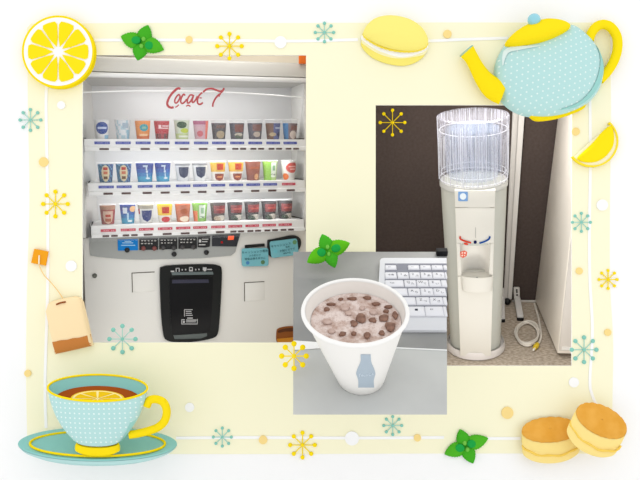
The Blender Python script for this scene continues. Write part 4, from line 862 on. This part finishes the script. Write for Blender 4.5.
for py in (243.3, 250, 262, 272, 279):
    xa, xb = edge_at(py); xa += 4; xb -= 4; row = []
    for i in range(13):
        q = i / 12; dpt = .11 * (1 - (2 * q - 1) ** 2) ** .5 * (.55 if py < 244 else 1); p = face(xa + (xb - xa) * q, py); row.append((p.x, p.y + .004 + dpt, p.z))
    rs.append(row)
cobj(MB().rings(rs, M((250, 247, 240), .5, .12), False), 'alcove', wc)
cobj(band(276.5, 356), 'lower_panel', wc)
# drip tray
pc = face(477, 276.5); hw = (edge_at(276)[1] - edge_at(276)[0]) / 2 * CF.px(pc) - .012; mb = MB(); n = 30
arc_ = [(pc.x + hw * math.cos(PI + PI * i / n), .036 * math.sin(PI + PI * i / n)) for i in range(n + 1)]
def trayring(f, dz): return [(pc.x + (x - pc.x) * f, pc.y + y * f, pc.z + dz) for x, y in arc_] + [(pc.x + hw * f, pc.y + .085 * f, pc.z + dz), (pc.x - hw * f, pc.y + .085 * f, pc.z + dz)]
mb.rings([trayring(.93, -.085), trayring(1, -.02), trayring(1, .006), trayring(.94, .006), trayring(.9, -.006), trayring(.05, -.006)], M((226, 223, 214), .5, .12), True, True); cobj(mb, 'drip_tray', wc)
mb = MB()
for dx, dy in ((-.02, .01), (0, .0), (.02, .01), (0, .03), (-.012, .035)): mb.ball((pc.x + dx, pc.y + dy, pc.z - .005), .006, .005, .003, M((150, 150, 146), .4, .4), 10, 6)
cobj(mb, 'drain_hole', wc)
# controls, lettered sticker, blue emblem
def fline(pts, r, mat): return MB().tube([face(x, y, .003) for x, y in smooth(pts, 30, False)], r, mat, 8)
cobj(fline([(460.3, 236.6), (460.4, 239), (464, 240.8), (471, 242.9)], .005, M((206, 70, 52))), 'hot_lever', wc)
cobj(fpoly(ell(466, 244, 2.4, .9, 20, 12), .004, 0, M((222, 74, 50))), 'hot_button', wc)
cobj(fline([(479.5, 243.2), (485, 241.4), (489, 239), (489.8, 236.6)], .005, M((40, 84, 156))), 'cold_lever', wc)
cobj(fpoly(ell(475.2, 242.4, 1.6, 1.5, 20), .006, 0, M((36, 40, 84))), 'lamp_button', wc)
cobj(fpoly([(475.2, 227.5), (475.8, 227.5), (475.8, 238), (475.2, 238)], .002, 0, M((176, 174, 170))), 'centre_mark', wc)
mb = fpoly([(460.2, 252), (464, 250.6), (467.2, 252), (466.6, 256), (463, 258), (460.4, 256.6)], .0025, 0, M((226, 100, 78))); 
for q in ([(461.6, 252.6), (463, 252), (463, 253.4), (461.6, 254)], [(464, 252.2), (465.8, 252.2), (465.6, 253.8), (464, 253.6)], [(461.4, 255), (463, 254.6), (463, 256.2), (461.6, 256.4)], [(464, 255), (465.4, 254.8), (465, 256.2), (464, 256.2)]): z_ = fpoly(q, .0035, .002, M((248, 226, 214))); mb.add(z_.v, z_.f, M((248, 226, 214)))
cobj(mb, 'red_sticker', wc)
em = cobj(fpoly(rrect(458.2, 191.8, 467.8, 201.2, .8), .003, 0, M((124, 164, 214))), 'blue_emblem', wc)
cobj(fpoly(ell(463, 196.5, 3.2, 3.2, 28), .0045, .002, M((236, 244, 250))), 'white_disc', em)
cobj(fpoly([(467, 207.2), (490, 207.2), (490, 207.9), (467, 207.9)], .001, -.01, M((214, 210, 202))), 'panel_seam', wc)
# bottle under a ribbed clear plastic cover
zb0 = hz + .027; ztop = Cy(474, 116, 0).z
wb = thing('water_bottle', 'clear water bottle under a ribbed plastic cover on the water cooler', 'water bottle', (cc(zb0), 0, zb0), CF)
BOT = clear_mat('bottle_plastic', (176, 196, 226), .22, .02, .2); COV = clear_mat('ribbed_cover', (222, 222, 236), .3, .05, .2)
nt = COV.node_tree; tc = nt.nodes.new('ShaderNodeTexCoord'); mp = nt.nodes.new('ShaderNodeMapping'); mp.inputs['Scale'].default_value = (80, 80, 1.2); nz = nt.nodes.new('ShaderNodeTexNoise'); nz.inputs['Scale'].default_value = 1.6; nz.inputs['Detail'].default_value = 5
rp = nt.nodes.new('ShaderNodeMapRange'); rp.inputs['From Min'].default_value = .42; rp.inputs['From Max'].default_value = .62; rp.inputs['To Min'].default_value = .08; rp.inputs['To Max'].default_value = .5
nt.links.new(tc.outputs['Object'], mp.inputs[0]); nt.links.new(mp.outputs[0], nz.inputs['Vector']); nt.links.new(nz.outputs['Fac'], rp.inputs['Value'])
mix0 = [n for n in nt.nodes if n.type == 'MIX_SHADER' and n.inputs[1].links[0].from_node.type == 'BSDF_TRANSPARENT'][0]; nt.links.new(rp.outputs[0], mix0.inputs[0])
h = ztop - zb0; s2 = CF.px((0, 0, ztop)); Rc0, Rc1 = 33.4 * s1, 35.6 * s2
mb = MB(); rb2 = 28.0 * s2; mb.lathe([(rb2 * .3, .012), (rb2 * .86, .014), (rb2 * .98, .05), (rb2, .1), (rb2 * .985, h * .42), (rb2 * .96, h * .45), (rb2 * .985, h * .48), (rb2, h * .72), (rb2 * .94, h * .82), (rb2 * .6, h * .88), (rb2 * .1, h * .89)], BOT, (cc(zb0 + .1), 0, zb0), 56, True, True, (lean[0], 0)); cobj(mb, 'bottle', wb)
mb = MB(); n = 132; rs = []
for j in range(9):
    z = h * j / 8; R_ = Rc0 + (Rc1 - Rc0) * j / 8; rs.append([(cc(zb0 + z) + (R_ * (1 + .014 * (i % 3 == 0) - .010 * ((i * 7) % 5 == 0))) * math.cos(2 * PI * i / n), R_ * (1 + .014 * (i % 3 == 0)) * math.sin(2 * PI * i / n), zb0 + .002 + z) for i in range(n)])
rs.append([(cc(ztop) + (p[0] - cc(ztop)) * .97, p[1] * .97, ztop + .008) for p in rs[-1]]); rs.append([(cc(ztop) + (p[0] - cc(ztop)) * .6, p[1] * .6, ztop + .014) for p in rs[-1]]); rs.append([(cc(ztop) + (p[0] - cc(ztop)) * .02, p[1] * .02, ztop + .016) for p in rs[-1]])
mb.rings(rs[:10], COV); cobj(mb, 'plastic_cover', wb, angle=12)
mb = MB(); mb.rings(rs[9:], clear_mat('cover_top_plastic', (225, 225, 236), .12, .03, .25)); cobj(mb, 'cover_top', wb)
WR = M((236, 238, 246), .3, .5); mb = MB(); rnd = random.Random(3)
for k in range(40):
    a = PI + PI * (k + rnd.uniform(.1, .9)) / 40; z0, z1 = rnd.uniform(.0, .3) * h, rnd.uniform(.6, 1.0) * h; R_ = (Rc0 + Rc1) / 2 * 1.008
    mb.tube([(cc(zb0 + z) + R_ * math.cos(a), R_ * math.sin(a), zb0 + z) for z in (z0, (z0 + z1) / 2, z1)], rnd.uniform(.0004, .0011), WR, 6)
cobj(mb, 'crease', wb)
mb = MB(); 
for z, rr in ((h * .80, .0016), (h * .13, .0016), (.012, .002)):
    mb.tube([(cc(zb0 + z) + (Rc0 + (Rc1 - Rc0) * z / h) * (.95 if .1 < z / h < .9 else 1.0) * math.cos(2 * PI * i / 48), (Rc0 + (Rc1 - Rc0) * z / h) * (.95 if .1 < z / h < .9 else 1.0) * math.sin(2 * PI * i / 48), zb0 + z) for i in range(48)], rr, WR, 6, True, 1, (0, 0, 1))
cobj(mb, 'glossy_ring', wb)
starburst(392.5, 122.5, 12.3, True, 'yellow starburst on the dark partition panel left of the cooler', 2.2, frame=CF, plane=yb - .004)
# ------------------------------------------------------------------ the sloping desk that stands out from the wall
pd = math.radians(33.5)
DO = point(361, 379, -0.79)
DK = Frame(DO, (1, 0, 0), (0, math.cos(pd), math.sin(pd)))
def Dz(px, py, z=0.0): return DK.fz(px, py, z)
def dobj(mb, name, parent=None, **k): return mb.obj(name, parent, DK, **k)
RC = [(293.2, 251.8), (447, 251.8), (447, 414.6), (293.2, 414.6)]
tl_, tr_, br_, bl_ = [Dz(*p) for p in RC]
DG = noise_mat('grey_desk', (136, 137, 137), (152, 153, 152), 3.0, .32, (.35, .65), .25); DP = noise_mat('pale_desk', (192, 194, 193), (202, 204, 202), 3.0, .35, (.35, .65), .25)
dk = thing('desk', 'grey desk with a pale front edge under the paper cup and keyboard', 'desk', ((tl_.x + tr_.x) / 2, tl_.y, -.03), DK)
ML, MR = Dz(293.2, 343.5), Dz(447, 350.6)
def under(p, f=.9):                                       # slab underside, drawn in from the edge
    c = (tl_ + br_) / 2; return Vector((c.x + (p.x - c.x) * f, c.y + (p.y - c.y) * f, -.028))
mb = MB()
mb.add([bl_, br_, MR, ML], [(0, 1, 2, 3)], DP); mb.add([ML, MR, tr_, tl_], [(0, 1, 2, 3)], DG)
ud = [under(p, .93) for p in (bl_, br_, tr_, tl_)]
mb.add([bl_, br_, tr_, tl_] + ud, [(0, 4, 5, 1), (1, 5, 6, 2), (2, 6, 7, 3), (3, 7, 4, 0), (7, 6, 5, 4)], M((205, 206, 204), .5)); dobj(mb, 'desk_top', dk)
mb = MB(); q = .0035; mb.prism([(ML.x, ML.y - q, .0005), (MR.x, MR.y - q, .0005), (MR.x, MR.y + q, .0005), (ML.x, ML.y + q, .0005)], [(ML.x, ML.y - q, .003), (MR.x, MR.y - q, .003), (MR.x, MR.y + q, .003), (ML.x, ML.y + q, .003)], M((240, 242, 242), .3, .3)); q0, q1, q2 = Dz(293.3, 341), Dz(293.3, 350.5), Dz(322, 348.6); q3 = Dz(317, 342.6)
mb.prism([(p.x, p.y, .0012) for p in (q1, q2, q3, q0)], [(p.x, p.y, .0034) for p in (q1, q2, q3, q0)], M((248, 249, 249), .3, .3)); dobj(mb, 'edge_strip_and_glint', dk)  # this wedge is a bright reflection on the desk, modelled in white
mb = MB()                                                 # two brackets carry the desk on the wall
for x in (tl_.x + .12, tr_.x - .12):
    a = DK.M @ Vector((x, tl_.y - .2, -.03)); b = DK.M @ Vector((x, tl_.y - .55, -.03)); c = Vector((a.x, -.012, a.z - .12))
    for p, r in ((a, .012), (b, .012)): mb.tube([DK.I @ p, DK.I @ Vector((p.x, -.018, p.z - .02))], r, M((214, 214, 212), .5), 8)
dobj(mb, 'wall_bracket', dk)
# keyboard, its end cut off by the desk's side
KW = M((216, 218, 223), .5, .1); KK = M((228, 229, 235), .5, .1); KL = M((70, 72, 82), .6); KG = M((140, 142, 152), .7)
XR = lambda py, z: Dz(446.8, py, z).x
kb = thing('keyboard', 'white computer keyboard lying on the grey desk behind the paper cup', 'keyboard', (Dz(420, 300).x, Dz(420, 300).y, 0), DK)
zk = .016
f0, f1 = Dz(376, 330, zk), Dz(446.8, 330, zk); b0, b1 = Dz(379.6, 257.6, zk + .012), Dz(446.8, 257.6, zk + .012)
mb = MB(); cr_ = .02
outl = [(f0.x + .004, f0.y), (f1.x, f1.y), (b1.x, b1.y), (b0.x + cr_, b0.y), (b0.x + cr_ * .3, b0.y - cr_ * .3), (b0.x, b0.y - cr_), (f0.x, f0.y + .01)]
def ztop_(y): return zk + .012 * (y - f0.y) / (b0.y - f0.y)
mb.prism([(x, y, ztop_(y)) for x, y in outl], [(x, y, .002) for x, y in outl], KW, .004); dobj(mb, 'body', kb)
mb = MB(); q = [Dz(*a, zk + .006) for a in ((384.8, 264.4), (446.7, 264.4), (446.7, 316.4), (384.8, 316.4))]
q = [Vector((p.x, p.y, ztop_(p.y) + .0008)) for p in q]; mb.add(q, [(0, 1, 2, 3)], KG); dobj(mb, 'key_well', kb)
def key(x0, x1, y0, y1, leg=(), square=False):
    kz = zk + .014; a = [Dz(x0, y0, kz), Dz(x1, y0, kz), Dz(x1, y1, kz), Dz(x0, y1, kz)]
    g = .003; xa, xb = min(a[0].x, a[3].x) + g * .6, min(max(a[1].x, a[2].x) - g * .6, XR((y0 + y1) / 2, kz)); yb_, ya_ = a[0].y - g, a[2].y + g
    zt0, zt1 = ztop_(ya_) + .009, ztop_(yb_) + .009; i_ = .0035; mb = MB()
    mb.hexa([(xa, ya_, zt0 - .008), (xb, ya_, zt0 - .008), (xb, yb_, zt1 - .008), (xa, yb_, zt1 - .008), (xa + i_, ya_ + i_, zt0), (xb - i_ * (x1 < 446), ya_ + i_, zt0), (xb - i_ * (x1 < 446), yb_ - i_ * .6, zt1), (xa + i_, yb_ - i_ * .6, zt1)], KK, .0012, 1)
    cx, cy, cz = (xa + xb) / 2, (ya_ + yb_) / 2, (zt0 + zt1) / 2 + .0005; sl = (zt1 - zt0) / (yb_ - ya_)
    for body, dx, dy, size in leg:
        vs, fs = text_shape(body, size); mb.add([(cx + dx + x, cy + dy + y, cz + (dy + y) * sl) for x, y, _ in vs], fs, KL)
    dobj(mb, 'key', kb)
T1 = lambda a, b: [(a, -.009, .005, .021), (b, .010, -.006, .018)]
for i, (x0, x1) in enumerate(((385, 396.6), (408, 419.4), (420, 431), (431.6, 442.8), (443.4, 447))): key(x0, x1, 265.4, 270.2, [(('Esc', 'F1', 'F2', 'F3', '')[i], -.006, 0, .010)] if i < 4 else [])
for i, (x0, x1) in enumerate(((385, 396.8), (397.4, 408.8), (409.4, 420.2), (420.8, 432.2), (432.8, 444.4), (445, 447))): key(x0, x1, 272.2, 278.8, ([('半角', 0, 0, .014)], T1('1', 'ぬ'), T1('2', 'ふ'), T1('3', 'あ'), T1('4', 'う'), [])[i])
for i, (x0, x1) in enumerate(((385.2, 403.8), (404.4, 416.2), (416.8, 428.4), (429, 440.8), (441.4, 447))): key(x0, x1, 279.8, 286.8, ([('Tab', -.012, 0, .014)], T1('Q', 'た'), T1('W', 'て'), T1('E', 'い'), [])[i])
for i, (x0, x1) in enumerate(((390, 407.6), (408.2, 420.2), (420.8, 433.2), (433.8, 445.8))): key(x0, x1, 287.8, 295.4, ([], T1('A', 'ち'), T1('S', 'と'), T1('D', 'し'))[i])
for i, (x0, x1) in enumerate(((396, 415.8), (416.4, 429.6), (430.2, 442.8), (443.4, 447))): key(x0, x1, 296.4, 304.4, ([], T1('Z', 'つ'), T1('X', 'さ'), [])[i])
for i, (x0, x1) in enumerate(((401, 407.6), (408.2, 424.8), (425.6, 443.2), (443.8, 447))): key(x0, x1, 305.4, 315.4, ([], [('■', 0, .006, .018)], [('Alt', -.012, .01, .013)], [])[i])
# small black box at the back corner
a = Dz(436.4, 257.0); b = Dz(446.8, 252.6); mb = MB(); mb.box(a.x, b.x, a.y + .004, b.y - .001, .001, .03, M((22, 22, 24), .6, .2), .004)
tag(dobj(mb, 'black_box', base=((a.x + b.x) / 2, a.y, 0)), 'small black box on the back corner of the desk behind the keyboard', 'box')
# paper cup
CH = DK.fy(355.2, 311, 0.0); hC = CH.z; lx = CH.x / hC
sB, sT = DK.px((0, 0, 0)), DK.px(CH); rB, rT = 23.0 * sB, 51.8 * sT
def axis(z): return lx * z
def rad(z): return rB + (rT - rB) * (z / hC)
PC = M((246, 244, 240), .55, .15)
pcup = thing('paper_cup', 'white paper cup of iced cocoa with a blue bottle print on the grey desk', 'cup', (0, 0, 0), DK)
mb = MB(); mb.lathe([(rB * .985, .0015)] + [(rad(z), z) for z in [.004 + (hC - .004) * i / 8 for i in range(9)]], PC, n=72, cap0=True, lean=(lx, 0))
mb.lathe([(rad(hC) - .008, hC), (rad(hC * .62) - .008, hC * .62)], M((245, 240, 234), .6), n=72, lean=(lx, 0)); dobj(mb, 'wall', pcup)
mb = MB(); mb.tube([(axis(hC) + (rT + .001) * math.cos(2 * PI * i / 72), (rT + .001) * math.sin(2 * PI * i / 72), hC) for i in range(72)], .0085, M((250, 249, 247), .5, .2), 10, True, 1, (0, 0, 1)); dobj(mb, 'rolled_rim', pcup)
def oncup(px, py, k=.0012):
    o, d = DK.ray(px, py); s0_ = 0.0; step = .004; s_ = (-o.y - .5) / d.y
    f = lambda s_: (lambda p: math.hypot(p.x - axis(p.z), p.y) - rad(p.z) - k)(o + d * s_)
    while f(s_) > 0 and s_ < 20: s_ += step
    lo, hi = s_ - step, s_
    for _ in range(30):
        m_ = (lo + hi) / 2
        if f(m_) > 0: lo = m_
        else: hi = m_
    return o + d * hi
prof_ = [(354.4, 360.6, 370.6), (358, 360.8, 370.9), (361.5, 360.6, 371.2), (365, 359.2, 372.4), (369, 357.4, 374.2), (373.6, 356.2, 375.4), (377, 357.2, 374.6), (380.5, 358.2, 373.8), (384, 358.4, 373.9), (387.6, 358.2, 374.2)]
prof_ = smooth(prof_, 40, False)
mb = MB(); mb.rings([[oncup(a + (b - a) * i / 8, y) for i in range(9)] for y, a, b in prof_], M((180, 194, 206), .6), False); pr_ = dobj(mb, 'bottle_print', pcup)
mb = MB()
for pts in ([(359.4, 376.6), (359.2, 374.6), (360.6, 373.8)], [(361.8, 376), (361.6, 374.6), (362.6, 374.8), (362.4, 376.2)], [(364.2, 374.6), (363.6, 375.8), (364.8, 376)], [(366.6, 374.4), (365.8, 375.6), (367.2, 375.6), (367.4, 374.2)], [(370.4, 373.2), (368.8, 374), (369.2, 375.4), (371, 375)], [(371.8, 374.8), (372.6, 373.4), (373, 374.8)]):
    mb.tube(smooth([oncup(x, y, .002) for x, y in pts], 16, False), .0014, M((214, 226, 236)), 6)
dobj(mb, 'print_lettering', pr_)
# drink with foam and crushed ice
zl = DK.fy(356, 320.5, 0).z; rl = rad(zl) - .010
CO1 = bpy.data.materials.new('iced_cocoa'); CO1.use_nodes = True; nt = CO1.node_tree; b_ = nt.nodes['Principled BSDF']; N = nt.nodes.new; L = nt.links.new
tc = N('ShaderNodeTexCoord'); n1 = N('ShaderNodeTexNoise'); n1.inputs['Scale'].default_value = 16; n1.inputs['Detail'].default_value = 6; n1.inputs['Roughness'].default_value = .65
vo = N('ShaderNodeTexVoronoi'); vo.inputs['Scale'].default_value = 120; r1 = N('ShaderNodeValToRGB'); r2 = N('ShaderNodeValToRGB'); mx = N('ShaderNodeMix'); mx.data_type = 'RGBA'; mx.blend_type = 'MULTIPLY'; mx.inputs[0].default_value = .55
L(tc.outputs['Object'], n1.inputs['Vector']); L(tc.outputs['Object'], vo.inputs['Vector']); L(n1.outputs['Fac'], r1.inputs[0]); L(vo.outputs['Distance'], r2.inputs[0])
e = r1.color_ramp.elements; e[0].position = .34; e[0].color = lin((166, 134, 120)); e[1].position = .56; e[1].color = lin((228, 212, 205)); q = e.new(.43); q.color = lin((196, 170, 158))
r2.color_ramp.elements[0].position = .1; r2.color_ramp.elements[0].color = (.62, .52, .48, 1); r2.color_ramp.elements[1].position = .4; r2.color_ramp.elements[1].color = (1, 1, 1, 1)
L(r1.outputs[0], mx.inputs[6]); L(r2.outputs[0], mx.inputs[7]); L(mx.outputs[2], b_.inputs['Base Color']); b_.inputs['Roughness'].default_value = .5; b_.inputs['Specular IOR Level'].default_value = .2
mb = MB(); mb.lathe([(rl, zl), (rl * .96, zl - .003), (rl * .02, zl - .003)], CO1, n=64, lean=(lx, 0)); tag(dobj(mb, 'iced_cocoa', base=(axis(zl), 0, zl)), 'frothy brown iced cocoa filling the white paper cup', 'drink')
ICE = noise_mat('cocoa_ice', (112, 76, 60), (150, 112, 94), 40, .4, (.35, .65), .3); ICE2 = noise_mat('pale_cocoa_ice', (184, 156, 144), (206, 182, 172), 40, .4, (.35, .65), .3)
rnd = random.Random(11)
for px, py, rx, ry, pale in ((361.3, 318.5, 4.6, 4.8, 0), (354, 323.4, 3.6, 2.8, 0), (353.4, 333.8, 3.2, 2.2, 0), (367, 335.8, 3.6, 3.4, 0), (383.2, 318.2, 4.8, 3.4, 0), (390, 327, 5.2, 4.4, 0), (381.6, 333.4, 4, 2.6, 0), (395, 315.2, 2.8, 4.2, 0),
                             (372.6, 320.2, 3.4, 2.2, 0), (386, 311.6, 3, 1.6, 0), (352.6, 299, 5.4, 1.3, 0), (367.6, 298.2, 4.4, 1.6, 0), (331, 304.6, 4.6, 1.4, 0), (327, 309.6, 3.6, 1.9, 0), (340.4, 299.6, 3.4, 1.1, 0), (342.6, 334.4, 4.4, 2.2, 0), (376, 304.4, 4.6, 1.6, 0), (390, 306.6, 4.4, 1.5, 0),
                             (345, 308.4, 5.4, 3, 1), (327, 321.6, 5.4, 3.4, 1), (348, 313.4, 3.6, 2, 1), (362, 308.2, 3.4, 2.2, 1), (332, 331.4, 4, 2.4, 1), (373, 312.6, 4.2, 2.2, 1)):
    c = Dz(px, py, zl); s_ = DK.px(c); n = 9; ph = rnd.uniform(0, 6); rr = [rnd.uniform(.72, 1.15) for _ in range(n)]
    R0_ = [(c.x + rx * s_ * rr[i] * math.cos(ph + 2 * PI * i / n), c.y + ry * 1.5 * s_ * rr[i] * math.sin(ph + 2 * PI * i / n)) for i in range(n)]
    if math.hypot(c.x - axis(zl), c.y) > rl * .92: R0_ = [(x + (axis(zl) - x) * .05, y * .95) for x, y in R0_]
    R0_ = [(c.x + (x - c.x) * 1.2, c.y + (y - c.y) * 1.15) for x, y in R0_] if px > 345 and 310 < py < 330 else R0_
    mb = MB(); f = lambda k, z: [(c.x + (x - c.x) * k, c.y + (y - c.y) * k, z) for x, y in R0_]
    mb.rings([f(.9, zl - .0022), f(1, zl + .002), f(.8, zl + .006), f(.02, zl + .007)], ICE2 if pale else ICE, True, True)
    o = dobj(mb, 'ice_chunk', base=(c.x, c.y, zl)); tag(o, 'pale froth covered ice chunk floating in the iced cocoa' if pale else 'brown ice chunk floating in the iced cocoa', 'ice', 'pale ice chunks in the paper cup' if pale else 'brown ice chunks in the paper cup')
starburst(294, 356, 12.3, True, 'yellow starburst on the side edge of the desk below the vending machine', 2.2, y=DK.M.to_translation().y)
